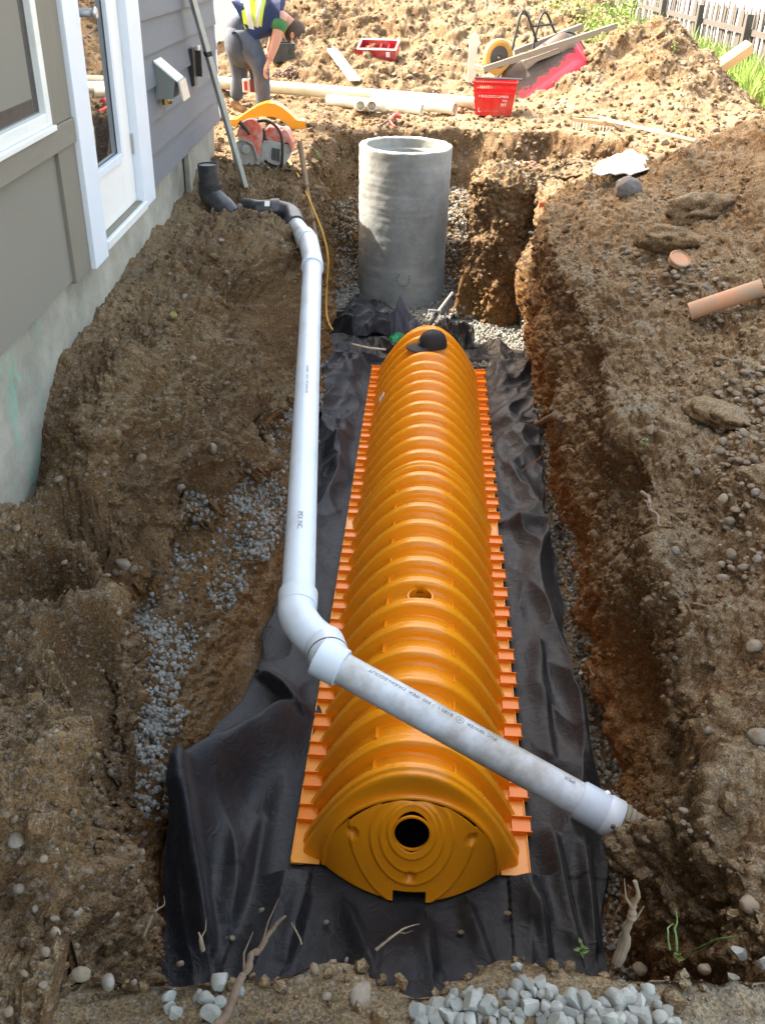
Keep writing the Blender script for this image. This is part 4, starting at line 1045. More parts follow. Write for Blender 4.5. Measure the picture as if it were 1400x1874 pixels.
mb = MB(); mb.tube(spline([V(514, 234, y=y0+.15), V(524, 238, y=y0+.14), V(533, 258, y=y0+.14)], 6), .014, 10); mb.build('rear_handle', M_SRED, saw, smooth=True)
mb = MB(); mb.tube([V(482, 298, y=y0+.06), V(490, 306, y=y0+.03), V(498, 312, y=y0+.0)], .010, 8); mb.build('foot_bracket', M_SGRY, saw)
# long level leaning on the wall
M_ALB = simple('aluminium_bar', (.50, .52, .51), .45, .08, 6, .1, metal=.5, dirt=(.4, .34, .25), dirt_amt=.4)
lb = G(447, 336); lt = V(352, -4, x=WX+.13); d_ = lt-lb; Ld = d_.length
lev = empty('long_level', lb, 'long aluminium straightedge leaning from the bank against the grey siding', 'straightedge')
lev.rotation_euler = d_.to_track_quat('Z', 'X').to_euler()
mb = MB(); mb.box((0, 0, Ld/2), (.03, .075, Ld+.5)); mb.build('bar', M_ALB, lev, bevel=.003)
MB().box((.0165, -.005, Ld*.50), (.003, .03, .12)).build('level_window', simple('yellow_vial', (.45, .33, .06), .3), lev)
MB().box((0.0, 0, Ld/2+.27), (.035, .08, .03)).build('end_cap', M_DARK, lev)
# stake by the pit and cord
M_WOOD = simple('old_wood', (.30, .20, .12), .8, .25, 20, .4, 60); M_WOODP = simple('pale_wood', (.62, .52, .38), .8, .15, 14, .3)
thing1(MB().tube([V(549, 258, y=7.25), V(562, 350, y=7.18), V(579, 450, y=7.05)], [.021, .021, .024], 14).build('wooden_stake', M_WOOD, smooth=True), 'round brown wooden shovel handle standing in the trench by the pipe', 'wooden handle')
M_CORD = simple('yellow_cord', (.62, .33, .04), .55, .1)
cp = [V(528, 292, y=7.75), V(543, 316, y=7.4), V(556, 343, y=7.2), V(572, 380, y=7.05), V(590, 425, y=6.95), V(600, 470, y=6.9), V(598, 520, y=6.9), V(597, 565, y=6.85), V(601, 590, y=6.75), V(609, 604, y=6.7)]
thing1(MB().tube(spline(cp, 8), .0095, 8).build('yellow_cord', M_CORD, smooth=True), 'yellow extension cord hanging down into the trench beside the white pipe', 'cord')
thing1(MB().tube(spline([V(645, 630, z=.14), V(672, 636, z=.16), V(706, 640, z=.15)], 4), .009, 8).build('wooden_lath', M_WOODP, smooth=True), 'thin pale stick lying on the black fabric left of the chamber', 'stick')
# back pipes
def gpipe(pts, r, name, label, mat, endopen=True):
    c = []
    for (x, y) in pts: q = G(x, y+10*r/.06); c.append(q+Vector((0, 0, r)))
    mb = MB(); mb.hollow(c[0], c[-1], r, .006, 28); o = mb.build(name, mat, smooth=True); tag(o, label, 'pipe', 'cream sewer pipes lying in the yard'); return c
M_CRM = pvc('cream_sewer_pipe', (.66, .62, .46), (.42, .33, .2), .5)
c = gpipe([(402, 152), (866, 190)], .066, 'sewer_pipe', 'longest cream pipe lying across the yard behind the worker', M_CRM)
c2 = gpipe([(600, 184), (772, 202)], .06, 'sewer_pipe', 'shorter white pipe in front of the long cream pipe', M_PVCW)
c3 = gpipe([(612, 172), (832, 200)], .06, 'sewer_pipe', 'middle cream pipe resting against the longest one', M_PVCW)
q = G(672, 207, .07)
ft = empty('pipe_fitting', q, 'white branch pipe fitting with open end toward the riser', 'pipe fitting')
MB().hollow((-.14, .02, 0), (.16, .0, 0), .055, .006, 24).build('fitting_body', M_PVCW, ft, smooth=True)
MB().hollow((0.05, .0, 0), (.05, -.13, .02), .050, .006, 24).build('fitting_branch', M_PVCW, ft, smooth=True)
MB().hollow((-.05, .0, 0), (-.07, -.12, .02), .050, .006, 24).build('fitting_branch', M_PVCW, ft, smooth=True)
MB().hollow((.16, 0, 0), (.21, 0, 0), .064, .008, 24).build('hub', M_PVCW, ft, smooth=True)
# red tool box (open tray) and black case
M_RED = simple('red_plastic', (.42, .012, .03), .4, .1, 9, .05, dirt=(.4, .3, .25), dirt_amt=.3)
M_REDB = simple('basket_red', (.66, .012, .015), .35, .1, 9, .05, dirt=(.35, .2, .12), dirt_amt=.35)
def opencase(name, px0, px1, pyb, hgt, dep, mat, label, rotz, tilt=0, inner=True):
    a = G(px0, pyb); b = G(px1, pyb); q = (a+b)/2; wd = (V(px1, pyb, y=q.y)-V(px0, pyb, y=q.y)).length
    r = empty(name, q, label, 'tool case', rot=(tilt, 0, rotz))
    mb = MB(); t = .012
    mb.box2((-wd/2, -dep/2, 0), (wd/2, dep/2, t))
    for s in (-1, 1):
        mb.box2((-wd/2, s*dep/2, 0), (wd/2, s*(dep/2-t), hgt)); mb.box2((s*wd/2, -dep/2+t, 0), (s*(wd/2-t), dep/2-t, hgt))
    mb.build('tray', mat, r, bevel=.004)
    mb = MB()
    for x in (-wd*.25, 0.02, wd*.25): mb.box2((x-.006, -dep/2+t, t), (x+.006, dep/2-t, hgt*.75))
    mb.box2((-wd/2+t, -.006, t), (wd/2-t, .006, hgt*.7)); mb.build('divider', mat, r)
    for x in (-wd*.3, wd*.3): MB().box((x, -dep/2-.008, hgt*.62), (.05, .016, .06)).build('latch', M_WHT if inner else M_DARK, r, bevel=.003)
    mb = MB(); mb.box2((-wd/2-.006, -dep/2-.006, hgt), (wd/2+.006, -dep/2+.014, hgt+.012)); mb.box2((-wd/2-.006, dep/2-.014, hgt), (wd/2+.006, dep/2+.006, hgt+.012))
    for s in (-1, 1): mb.box2((s*(wd/2+.006), -dep/2+.0145, hgt), (s*(wd/2-.012), dep/2-.0145, hgt+.012))
    mb.build('rim', M_VINYL if inner else M_DARK, r); return r
opencase('tool_case', 658, 728, 101, .13, .34, M_RED, 'open dark red plastic tool case lying on the dirt slope', R(-9), R(16))
opencase('tool_case', 498, 538, 112, .20, .30, simple('black_case', (.02, .028, .026), .4, dirt=(.1, .1, .09), dirt_amt=.4), 'open black tool case on the dirt behind the bending worker', R(14), 0, False)
# heap of chain
q = G(530, 146); mb = MB(); rr_ = np.random.default_rng(5)
ch_p = []
for i in range(70):
    t = i/70; a = rr_.uniform(0, 6.3); rd = .21*math.sqrt(rr_.uniform())*(1.0 if i < 60 else 1.6)
    zz_ = max(.01, .16*(1-(rd/.2)**1.5))*rr_.uniform(.6, 1); ch_p.append((q.x+rd*math.cos(a), q.y+rd*.8*math.sin(a), q.z+zz_))
for c_ in ch_p:
    Mr = Matrix(rand_rot(1)[0].tolist()); mb.tube([Vector(c_)+Mr @ Vector((.034*math.cos(t)*1.5, .022*math.sin(t), 0)) for t in np.linspace(0, 2*math.pi, 10, endpoint=False)], .006, 5, False, True)
o = mb.build('steel_chain', simple('rusty_chain', (.16, .11, .09), .6, .3, 30, metal=.5), smooth=True); tag(o, 'rusty steel chain dropped in a heap behind the long pipe', 'chain')
# boards and stakes
def board(px0, py0, px1, py1, w_, t_, mat, name, label, lift=.02, cat='board', tip=False, l2=None):
    a = G(px0, py0, lift); b = G(px1, py1, lift if l2 is None else l2); d = b-a; L = d.length
    mb = MB(); mb.box((0, 0, L/2), (w_, t_, L)); o = mb.build(name, mat, bevel=.003)
    o.location = a; o.rotation_euler = d.to_track_quat('Z', 'Y').to_euler(); tag(o, label, cat); return o
M_WSTK = simple('white_board', (.72, .70, .62), .7, .06, 8, .2, dirt=(.4, .3, .2), dirt_amt=.3)
board(607, 98, 650, 155, .13, .025, M_WSTK, 'white_board', 'white painted board lying across the dirt below the red case', .05)
a = G(862, 150); mb = MB(); mb.prism([(-.05, 0), (.05, 0), (.05, .5), (.09, .55), (.02, .68), (-.06, .58), (-.05, .5)], -.012, .012, Matrix.Rotation(math.pi/2, 3, 'X')); o = mb.build('white_stake', M_WSTK, bevel=.002); o.location = a-Vector((0, 0, .12)); tag(o, 'white pointed survey stake standing behind the red basket', 'stake')
# red basket with lettering
bq = (G(872, 215)+G(938, 212))/2; bw = (V(940, 214, y=bq.y)-V(870, 214, y=bq.y)).length
bk = empty('shopping_basket', (bq.x, bq.y+.15, bq.z), 'bright red plastic hand basket with white lettering below the wheelbarrow', 'basket', rot=(0, 0, R(-9)))
h_, d0_, d1_, w0, w1 = .33, .13, .16, bw/2*.93, bw/2*1.12
def quadwall(mb, a, b, c, d, th): # slab from 4 corners, thickness inward
    n_ = (Vector(b)-Vector(a)).cross(Vector(d)-Vector(a)).normalized()*th
    vs = [Vector(p) for p in (a, b, c, d)]; mb.add(vs+[p+n_ for p in vs], [(0, 1, 2, 3), (7, 6, 5, 4), (0, 4, 5, 1), (1, 5, 6, 2), (2, 6, 7, 3), (3, 7, 4, 0)])
def bwall(sx, sy, mb, u0, u1, v0, v1):
    """patch of a basket wall; u along, v up"""
    def pt(u, v):
        W_ = w0+(w1-w0)*v; D_ = d0_+(d1_-d0_)*v
        return (u*W_, sy*D_, v*h_) if sy else (sx*W_, u*D_, v*h_)
    quadwall(mb, pt(u0, v0), pt(u1, v0), pt(u1, v1), pt(u0, v1), .006 if (sy > 0 or sx < 0) else -.006)
for sx, sy in ((0, -1), (0, 1), (-1, 0), (1, 0)):
    mb = MB(); bwall(sx, sy, mb, -1, 1, 0, .70); bwall(sx, sy, mb, -1, 1, .90, 1)
    ns = 22 if sy else 8
    for i in range(ns+1):
        c_ = -1+2*i/ns; bwall(sx, sy, mb, max(-1, c_-.022), min(1, c_+.022), .70, .90)
    mb.build('side_wall', M_REDB, bk)
MB().box2((-w0, -d0_, 0), (w0, d0_, .006)).build('bottom', M_REDB, bk)
mb = MB(); W_, D_ = w1+.006, d1_+.006
mb.tube([(-W_, -D_, h_), (W_, -D_, h_), (W_, D_, h_), (-W_, D_, h_)], .011, 8, False, True); mb.build('rim', M_REDB, bk, smooth=True)
mb = MB(); mb.box((.02, -.02, h_+.018), (w1*2.2, .03, .012)); mb.box((.02, .03, h_+.02), (w1*2.2, .03, .012)); mb.build('handle', M_DARK, bk, bevel=.003)
def flat_text(body, size, M, mat, parent, name='lettering', ext=0.0):
    me = text_mesh(body, size)
    for v in me.vertices: v.co = M @ v.co
    me.materials.append(mat); o = bpy.data.objects.new(name, me); link(o); o.parent = parent; return o
tilt = math.atan2(d1_-d0_, h_)
Mt = lambda x, z, sx=1: Matrix.Translation((x, -(d0_+(d1_-d0_)*z/h_)-.004, z)) @ Matrix.Rotation(math.pi/2+tilt, 4, 'X')
flat_text('\u2300 BULLDOG LUMBER', .034, Mt(-w0*.86, h_*.56), M_WINK, bk)
flat_text('THE', .03, Mt(w0*.45, h_*.44), M_WINK, bk); flat_text('PIT', .045, Mt(w0*.40, h_*.30), M_WINK, bk)
flat_text('L', .06, Mt(-w0*.86, h_*.12), M_WINK, bk); flat_text('BULLDOG LUMBER', .022, Mt(-w0*.7, h_*.14), simple('faint_ink', (.7, .2, .2), .7), bk)
# wheelbarrow tipped over on its tray
wy = G(950, 186).y+.45
wb = empty('wheelbarrow', (0, 0, 0), 'upturned red wheelbarrow with yellow wheel and grey wooden handles on the dirt', 'wheelbarrow')
M_YEL = simple('yellow_wheel', (.62, .33, .05), .6, .15, 12, .2, dirt=(.4, .28, .15), dirt_amt=.6)
M_GREYW = wood_mat('grey_handle_wood', (.27, .24, .19), .8, (1, 1, 1))
wc = V(911, 104, y=wy); rW = (V(941, 104, y=wy)-wc).length
Mw = Matrix.Rotation(R(24), 3, 'Z') @ Matrix.Rotation(math.pi/2, 3, 'X')
def wl(prof, mat, name, par):
    o = MB().lathe(prof, 40, Mw).build(name, mat, par, smooth=True); o.location = wc; return o
tyre = wl([(rW*.62, -.03), (rW*.80, -.05), (rW*.95, -.035), (rW, 0), (rW*.95, .035), (rW*.80, .05), (rW*.62, .03)], M_YEL, 'tyre', wb)
wl([(.02, -.035), (rW*.62, -.028), (rW*.66, 0), (rW*.62, .028), (.02, .035)], simple('wheel_hub', (.07, .06, .055), .6, .3, 20), 'rim', wb)
def beam(a, b, w_, h2, mat, name, par, bevel=.004):
    a = Vector(a); b = Vector(b); d = b-a; o = MB().box((0, 0, d.length/2), (w_, h2, d.length)).build(name, mat, par, bevel=bevel); o.location = a; o.rotation_euler = d.to_track_quat('Z', 'Y').to_euler(); return o
beam(V(884, 127, y=wy-.16), V(1128, 47, y=wy-.05), .045, .06, M_GREYW, 'handle', wb)
beam(V(940, 96, y=wy+.2), V(1064, 48, y=wy+.45), .045, .06, M_GREYW, 'handle', wb)
beam(V(958, 116, y=wy-.12), V(1024, 92, y=wy-.08), .05, .05, M_GREYW, 'spacer_block', wb)
beam(V(868, 122, y=wy-.05), V(892, 128, y=wy-.16), .05, .05, M_GREYW, 'crossbar', wb)
M_BLK = simple('black_steel', (.03, .035, .035), .35, metal=.4)
for dx, dyy in ((0, 0), (38, .25)):
    MB().tube(spline([V(937+dx, 92-dx*.1, y=wy-.1+dyy), V(945+dx, 55-dx*.1, y=wy-.05+dyy), V(954+dx, 24+dx*.05, y=wy+dyy), V(963+dx, 24+dx*.05, y=wy+.03+dyy), V(974+dx, 52, y=wy+.1+dyy), V(982+dx, 76-dx*.25, y=wy+.15+dyy)], 5), .015, 10).build('leg', M_BLK, wb, smooth=True)
MB().tube([V(976, 48, y=wy+.1), V(1016, 44, y=wy+.35)], .012, 8).build('leg_brace', M_BLK, wb, smooth=True)
# tray: outer shell seen from below
ty = wy-.05
A_ = [V(x, y, y=ty+dy) for x, y, dy in ((925, 160, .0), (958, 120, .12), (1028, 90, .2), (1055, 110, .0), (1046, 123, -.12), (990, 168, -.22), (938, 196, -.22))]
n = NT('tray_paint'); b = n.noise(7, 7, .75, dist=.4); f = n.ramp(b, [(.44, 0), (.50, 1)])
c = n.mix(n.noise(30, 5, .7), (.03, .02, .016), (.08, .055, .042)); ob_x, ob_y, ob_z = n.sep(n.tc.outputs['Object'])
gz = n.math('ADD', n.math('MULTIPLY', n.sep(n.geo.outputs['Position'])[0], .9), n.math('MULTIPLY', ob_z, -1.2)); gz = n.math('ADD', n.math('ADD', gz, .50), n.math('MULTIPLY', b, .5)); f = n.ramp(gz, [(.40, 0), (.44, 1)])
c = n.mix(f, c, n.mix(n.noise(22, 3), (.50, .01, .03), (.66, .03, .06))); M_TRAY = n.fin(c, .5, n.bump(b, .2, .01))
def tray():
    # basin: bottom rectangle to larger rim rectangle, lofted with rounding
    ctr = (V(996, 134, y=ty)); ax = (V(1040, 100, y=ty+.05)-V(930, 172, y=ty-.05)).normalized()
    up = Vector((-.28, -.78, .52)); up = (up-ax*up.dot(ax)).normalized(); sd = ax.cross(up)
    L2, W2, D2 = .52, .34, .24; rows_ = []
    for k_, (f_, h2) in enumerate(((0, 1), (.3, 1), (.60, 1), (.74, .96), (.82, .85), (.90, .5), (.98, .05), (1.0, 0), (1.05, 0), (1.05, -.03))):
        ring = []
        for i in range(56):
            t = 2*math.pi*i/56; cs_, sn = math.cos(t), math.sin(t); p_ = 8.0
            r_ = (abs(cs_)**p_+abs(sn)**p_)**(-1/p_); ring.append(ctr+ax*(r_*cs_*L2*f_)+sd*(r_*sn*W2*f_)+up*(D2*(h2-.5)))
        rows_.append(ring)
    mb = MB(); n_ = 56; mb.v = [tuple(p) for rg in rows_ for p in rg]
    for k_ in range(len(rows_)-1):
        for i in range(n_): j = (i+1) % n_; mb.f.append((k_*n_+i, k_*n_+j, (k_+1)*n_+j, (k_+1)*n_+i))
    o = mb.build('tray', M_TRAY, wb, smooth=True); md = o.modifiers.new('t', 'SOLIDIFY'); md.thickness = .006
    r_ = MB().tube([p+up*0 for p in rows_[-2]], .012, 8, False, True).build('tray_rim', M_BLK, wb, smooth=True)
tray()
# rake
rk = empty('garden_rake', (0, 0, 0), 'wooden rake with pale handle lying teeth down on bright sand', 'rake')
ra = G(1047, 228, .05); rb = G(1138, 240, .05); beam(ra, rb, .03, .035, M_WOOD, 'rake_head', rk)
for i in range(15):
    p_ = ra.lerp(rb, (i+.4)/15); MB().tube([p_, p_+Vector((-.01, -.04, -.09))], [.006, .003], 6).build('tooth', M_WOODP, rk)
ha = G(1096, 228, .06); hb_ = G(1240, 280, .10); MB().tube([ha, hb_, hb_+(hb_-ha)*.12], .013, 12).build('handle', M_WOODP, rk, smooth=True)
MB().tube([G(1050, 226, .06), G(1096, 230, .07), G(1136, 246, .05)], .005, 6).build('brace', M_BLK, rk)
# white sheet on the ground
M_WSH = simple('white_plastic_sheet', (.80, .82, .80), .5, .03, 4, .1)
a = G(1150, 325); u = np.linspace(-1, 1, 60); U, W = np.meshgrid(u, u)
q = np.stack([U, W, U*0+2], -1).reshape(-1, 3); k_ = lambda s, o: pnoise(q*s+o).reshape(U.shape)
X = a.x+.20*U*(1+.25*k_(1.4, 3))+.1*W; Y = a.y+.12+.22*W*(1+.2*k_(1.3, 7)); Z = a.z+.04+.05*np.abs(k_(1.6, 5))+.10*(1-np.clip(U**2+W**2, 0, 1))
o = mesh_np('plastic_sheet', np.stack([X, Y, Z], -1).reshape(-1, 3), grid_faces(60, 60), M_WSH); md = o.modifiers.new('t', 'SOLIDIFY'); md.thickness = .008; tag(o, 'dazzling white plastic sheet on the ground behind the right bank', 'plastic sheet')
def chunk(px, py, sz, mat, name, label, cat, seed=0, squash=(1, 1, 1), lift=0, rough=1.0, sub=4, rz=0):
    b_, f_ = ico(sub); s = .34*pnoise(b_*1.2+seed*3.3)*rough+.20*pnoise(b_*3+seed)*rough+.10*(1-2*np.abs(pnoise(b_*6+seed)))*rough+.05*pnoise(b_*14+seed)*rough
    v_ = b_*(1+s)[:, None]*np.array(squash)*sz; o = mesh_np(name, v_, f_, mat); o.location = G(px, py, lift); o.rotation_euler = (0, 0, rz); return tag(o, label, cat)
chunk(1148, 350, .085, simple('dark_block', (.16, .15, .14), .9, .2, 8, .4), 'rubble_block', 'dark grey rubble block in front of the white sheet', 'rubble', 3, (1, .8, .9), .02, .5)
chunk(1285, 392, .15, M_CLOD, 'soil_clod', 'largest dark brown soil clod high on the right bank', 'soil clod', 5, (1.5, .8, .62), .02, 1.3, 4, .4)
chunk(1232, 450, .13, M_CLOD, 'soil_clod', 'brown clod above the broken red clay piece', 'soil clod', 8, (1.4, .7, .6), .02, 1.2, 4, -.3)
chunk(1345, 770, .085, M_CLOD, 'soil_clod', 'dark mossy clod among cobbles at the right edge', 'soil clod', 12, (1.1, 1, .6), .0, 1.0)
chunk(1392, 870, .07, M_CLOD, 'soil_clod', 'rounded clod at the right edge beside washed cobbles', 'soil clod', 15, (1.1, 1, .7), -.02, .8)
chunk(1305, 745, .09, M_CLOD, 'soil_clod', 'ochre clod below the clay drain pipe', 'soil clod', 17, (1.2, 1, .6), -.02, .8)
# clay pipe and shard
M_CLAY = simple('clay', (.52, .25, .13), .8, .15, 9, .3, 60, dirt=(.34, .26, .18), dirt_amt=.75, ds=7)
ca = G(1258, 586, .045); cb = G(1400, 541, .05); MBp = MB().hollow(ca, ca+(cb-ca)*.93, .043, .008, 28)
thing1(MBp.build('clay_pipe', M_CLAY, smooth=True), 'short terracotta drain pipe lying on the right bank', 'clay pipe')
mb = MB().lathe([(.0005, .0), (.055, .0), (.060, .03), (.054, .034), (.05, .026), (.0005, .026)], 30, closed=False); o = mb.build('clay_shard', M_CLAY, smooth=True); o.location = G(1238, 488, .025); o.rotation_euler = (R(28), R(10), 0); tag(o, 'round broken terracotta piece half buried below a soil clod', 'clay shard')
# hand tools on the sand
M_TRED = simple('tool_red', (.55, .03, .03), .5)
ht = empty('hand_pliers', (0, 0, 0), 'red handled hand tool lying on sand behind the riser', 'hand tool')
a, b, c = G(692, 236, .02), G(712, 226, .03), G(733, 222, .04)
MB().tube([a, b], [.006, .014], 8).build('tool_tip', M_DARK, ht); MB().tube([b, b.lerp(c, .5)+Vector((0, 0, .03)), c], [.02, .026, .018], 10).build('tool_grip', M_TRED, ht, smooth=True)
MB().tube([b, G(722, 236, .02)], [.014, .010], 8).build('tool_grip', M_TRED, ht, smooth=True)
ht = empty('trowel', (0, 0, 0), 'pale handled tool with red collar on the earth island right of the riser', 'hand tool')
a, b, c = G(917, 309, .02), G(966, 304, .02), G(988, 312, .02)
MB().tube([a, b], .017, 10).build('tool_handle', M_WOODP, ht, smooth=True); MB().tube([b, b.lerp(c, .5)], .02, 10).build('tool_collar', M_TRED, ht); MB().tube([b.lerp(c, .5), c], [.012, .004], 8).build('tool_blade', M_DARK, ht)
def flag(px, py, label):
    q = G(px, py+6); r = empty('marking_flag', q, label, 'marking flag'); MB().tube([(0, 0, -.05), (0.01, 0, .07)], .003, 6).build('wire', M_VINYL, r)
    MB().prism([(0, 0), (.05, .005), (.045, .035), (0, .04)], -.002, .002, Matrix.Rotation(math.pi/2, 3, 'X')).build('pennant', simple('flag_orange', (.85, .12, .04), .6), r).location = (.008, 0, .02)
flag(983, 378, 'tiny orange marking flag at the top edge of the sunlit trench wall'); flag(1155, 342, 'tiny orange marking flag beside the dark rubble block')
mb = MB().lathe([(.0005, .010), (.016, .010), (.019, 0), (.0005, 0)], 20); mb.lathe([(.008, .014), (.012, .014), (.012, .012), (.008, .012)], 12); o = mb.build('marker_cap', simple('yellow_cap', (.28, .25, .06), .7, dirt=(.15, .11, .06), dirt_amt=.6, ds=60), smooth=True); o.location = G(318, 579, .005); o.rotation_euler = (R(30), R(15), 0); tag(o, 'small round yellow survey cap pressed into the left bank', 'marker cap')
# cap on the chamber, shovel handle, green cloth
M_CAP = simple('brown_black_cloth', (.028, .022, .022), .8, .2, 30, .4, 300)
cq = V(792, 628, z=.47)
cap = empty('baseball_cap', cq, 'dark baseball cap resting on top of the far orange chamber', 'cap', rot=(R(4), R(4), R(188)))
pr = [(.0005, .095), (.03, .093), (.06, .078), (.08, .05), (.09, .012), (.09, -.03)]
o = MB().lathe(pr, 32, closed=False).build('crown', M_CAP, cap, smooth=True); o.scale = (1.12, .95, 1.0)
mb = MB(); vs = []; fs = []
for j, rr_ in enumerate(np.linspace(0, 1, 6)):
    for i in range(17):
        a_ = -1.15+2.3*i/16; ri_, ro_ = .088, .088+.085*math.cos(a_*1.1)**.7 if abs(a_*1.1) < 1.57 else .088
        r_ = ri_+(ro_-ri_)*rr_; vs.append((r_*math.cos(a_)*1.12, r_*math.sin(a_)*.95, -.004-.02*rr_*abs(math.sin(a_))-.004*rr_))
for j in range(5):
    for i in range(16): fs.append((j*17+i, j*17+i+1, (j+1)*17+i+1, (j+1)*17+i))
mb.add(vs, fs); o = mb.build('visor', M_CAP, cap, smooth=True); md = o.modifiers.new('t', 'SOLIDIFY'); md.thickness = .004
MB().lathe([(.0005, .099), (.007, .096), (.0005, .09)], 10).build('button', M_CAP, cap)
MB().box((.097, 0, .02), (.004, .05, .016), Matrix.Rotation(-.2, 3, 'Y')).build('strap_badge', simple('grey_badge', (.12, .13, .15), .5), cap)
sh = empty('shovel_handle', (0, 0, 0), 'black shaft with worn wooden end leaning from the gravel behind the chamber', 'tool handle')
MB().tube([V(776, 612, y=7.0), V(799, 574, y=7.25)], [.02, .018], 12).build('grip', M_DARK, sh, smooth=True); MB().tube([V(799, 574, y=7.25), V(828, 536, y=7.5)], .013, 10).build('shaft', simple('grey_shaft', (.3, .28, .25), .6), sh, smooth=True)
MB().tube([V(784, 568, y=7.22), V(806, 570, y=7.25)], .012, 8).build('collar', M_ALU, sh)
crumple('green_cloth', *V(727, 614, z=.33)[:2], .065, .045, .08, 2.1, 'small piece of green plastic wrap beside the chamber crown', simple('green_plastic', (.01, .30, .12), .4), z0=.27)
# white container beyond the corner of the house
q = G(420, 135); cb_ = empty('white_container', (q.x-.2, q.y+1.2, q.z-.05), 'white box trailer glimpsed between the house corner and the worker', 'trailer')
mb = MB(); mb.box2((-1.6, 0, 0), (.35, .02, .9)); mb.box2((-1.6, 0.021, 0), (-1.58, 1.4, .9)); mb.box2((.33, .021, 0), (.35, 1.4, .9)); mb.box2((-1.6, 0, .9), (.35, 1.4, .92)); mb.build('box', M_WSH, cb_)
MB().box2((-.12, -.01, .02), (.10, -.002, .16)).build('opening', M_DARK, cb_); MB().box2((.12, -.02, .02), (.2, -.003, .3)).build('yellow_strip', simple('yellow_panel', (.6, .6, .1), .5), cb_)

# ------------------------------------------------------------------ fence, pale pavement and grass
fa = V(1392, 176, z=1.12); fb_ = V(1075, 46, z=1.12); fd = (fb_-fa); fd.z = 0; fd.normalize()
M_PICK = wood_mat('weathered_picket', (.085, .08, .075), .9, (1, 1, .12), .4, .5)
fence = empty('picket_fence', fa, 'weathered grey wooden picket fence with uneven boards behind the spoil heap', 'fence', rot=(0, 0, math.atan2(fd.y, fd.x)))
rr_ = random.Random(4); protos = []
for i in range(5):
    w_ = .036+.006*rr_.random(); h2 = .98+.08*rr_.random()
    o = MB().prism([(-w_, -.1), (w_, -.1), (w_, h2-.03), (w_*.4, h2), (-w_*.5, h2-.005), (-w_, h2-.04)], -.009, .009, Matrix.Rotation(math.pi/2, 3, 'X')).build('picket', M_PICK, fence, bevel=.002)
    protos.append(o)
x = -1.8; i = 0
while x < 19 and i < 230:
    if i < 5: o = protos[i]
    else:
        if rr_.random() < .05: x += .1
        o = protos[rr_.randrange(5)].copy(); link(o); o.parent = fence
    o.location = (x, rr_.uniform(-.004, .004), rr_.uniform(-.05, .04)); o.rotation_euler = (rr_.uniform(-.03, .03), rr_.uniform(-.05, .03), rr_.uniform(-.08, .08)); x += .098+rr_.uniform(-.006, .01); i += 1
for z_ in (.25, .72): MB().box2((-1.9, .012, z_-.04), (19.5, .045, z_+.04)).build('rail', M_PICK, fence)
for k_ in range(9): MB().box2((-1.5+k_*2.3, .047, -.2), (-1.4+k_*2.3, .14, .95)).build('post', M_PICK, fence)
n_ = Vector((fd.y, -fd.x, 0))
if n_.x < 0: n_ = -n_
pv = MB(); c0_ = fa-fd*6+n_*.75; c1_ = fa+fd*60+n_*.75
pv.add([(c0_.x, c0_.y, 1.42), (c0_.x+60, c0_.y, 1.42), (c1_.x+60, c1_.y, 1.42), (c1_.x, c1_.y, 1.42)], [(0, 1, 2, 3)])
pv.add([(c0_.x, c0_.y, 1.0), (c0_.x, c0_.y, 1.42), (c1_.x, c1_.y, 1.42), (c1_.x, c1_.y, 1.0)], [(0, 1, 2, 3)])
tag(pv.build('pavement', simple('pale_concrete_paving', (.72, .72, .70), .9, .03, 2, .1)), kind='structure')
def blades(name, cen, n, hmin, hmax, mat, label, seed=1, lean=.35, wid=.006):
    g_ = np.random.default_rng(seed); idx = g_.integers(0, len(cen), n); c = cen[idx]
    h = g_.uniform(hmin, hmax, n); a = g_.uniform(0, 2*np.pi, n); w_ = g_.uniform(.6, 1.3, n)*wid; l_ = g_.normal(0, lean, (n, 2))*h[:, None]
    dx = np.stack([np.cos(a)*w_, np.sin(a)*w_, 0*a], -1); vs = []
    base = c; midp = c+np.c_[l_*.35, h*.6]; tip = c+np.c_[l_, h*np.where(g_.random(n) < .3, .75, 1)]
    V_ = np.stack([base-dx, base+dx, midp+dx*.8, midp-dx*.8, tip], 1)
    F_ = np.array([[0, 1, 2], [0, 2, 3], [3, 2, 4]])[None]+(np.arange(n)*5)[:, None, None]
    o = mesh_np(name, V_.reshape(-1, 3), F_.reshape(-1, 3), mat, None, False); tag(o, label, None, None, 'stuff'); return o
n = NT('grass_green'); rnd = n.geo.outputs['Random Per Island']
c = n.ramp(rnd, [(0, (.10, .20, .03)), (.45, (.17, .30, .05)), (.8, (.28, .38, .09)), (1, (.45, .42, .2))]); M_GRS = n.fin(c, .6, spec=.3, **{'Transmission Weight': 0.0})
g_ = np.random.default_rng(9); m_ = 5000; tt = g_.uniform(-1.5, 18, m_); of = -g_.gamma(2.0, .22, m_)+.25
cen = np.array([[fa.x+fd.x*t+n_.x*o_, fa.y+fd.y*t+n_.y*o_, 1.15] for t, o_ in zip(tt, of)])
cen[:, 2] = np.array([max(1.05, trench_z(a_, b_)) if a_ < 30 else 1.15 for a_, b_ in cen[:, :2]])-.02
blades('grass', cen, 30000, .18, .62, M_GRS, 'tall bright green grass along the picket fence', 3)
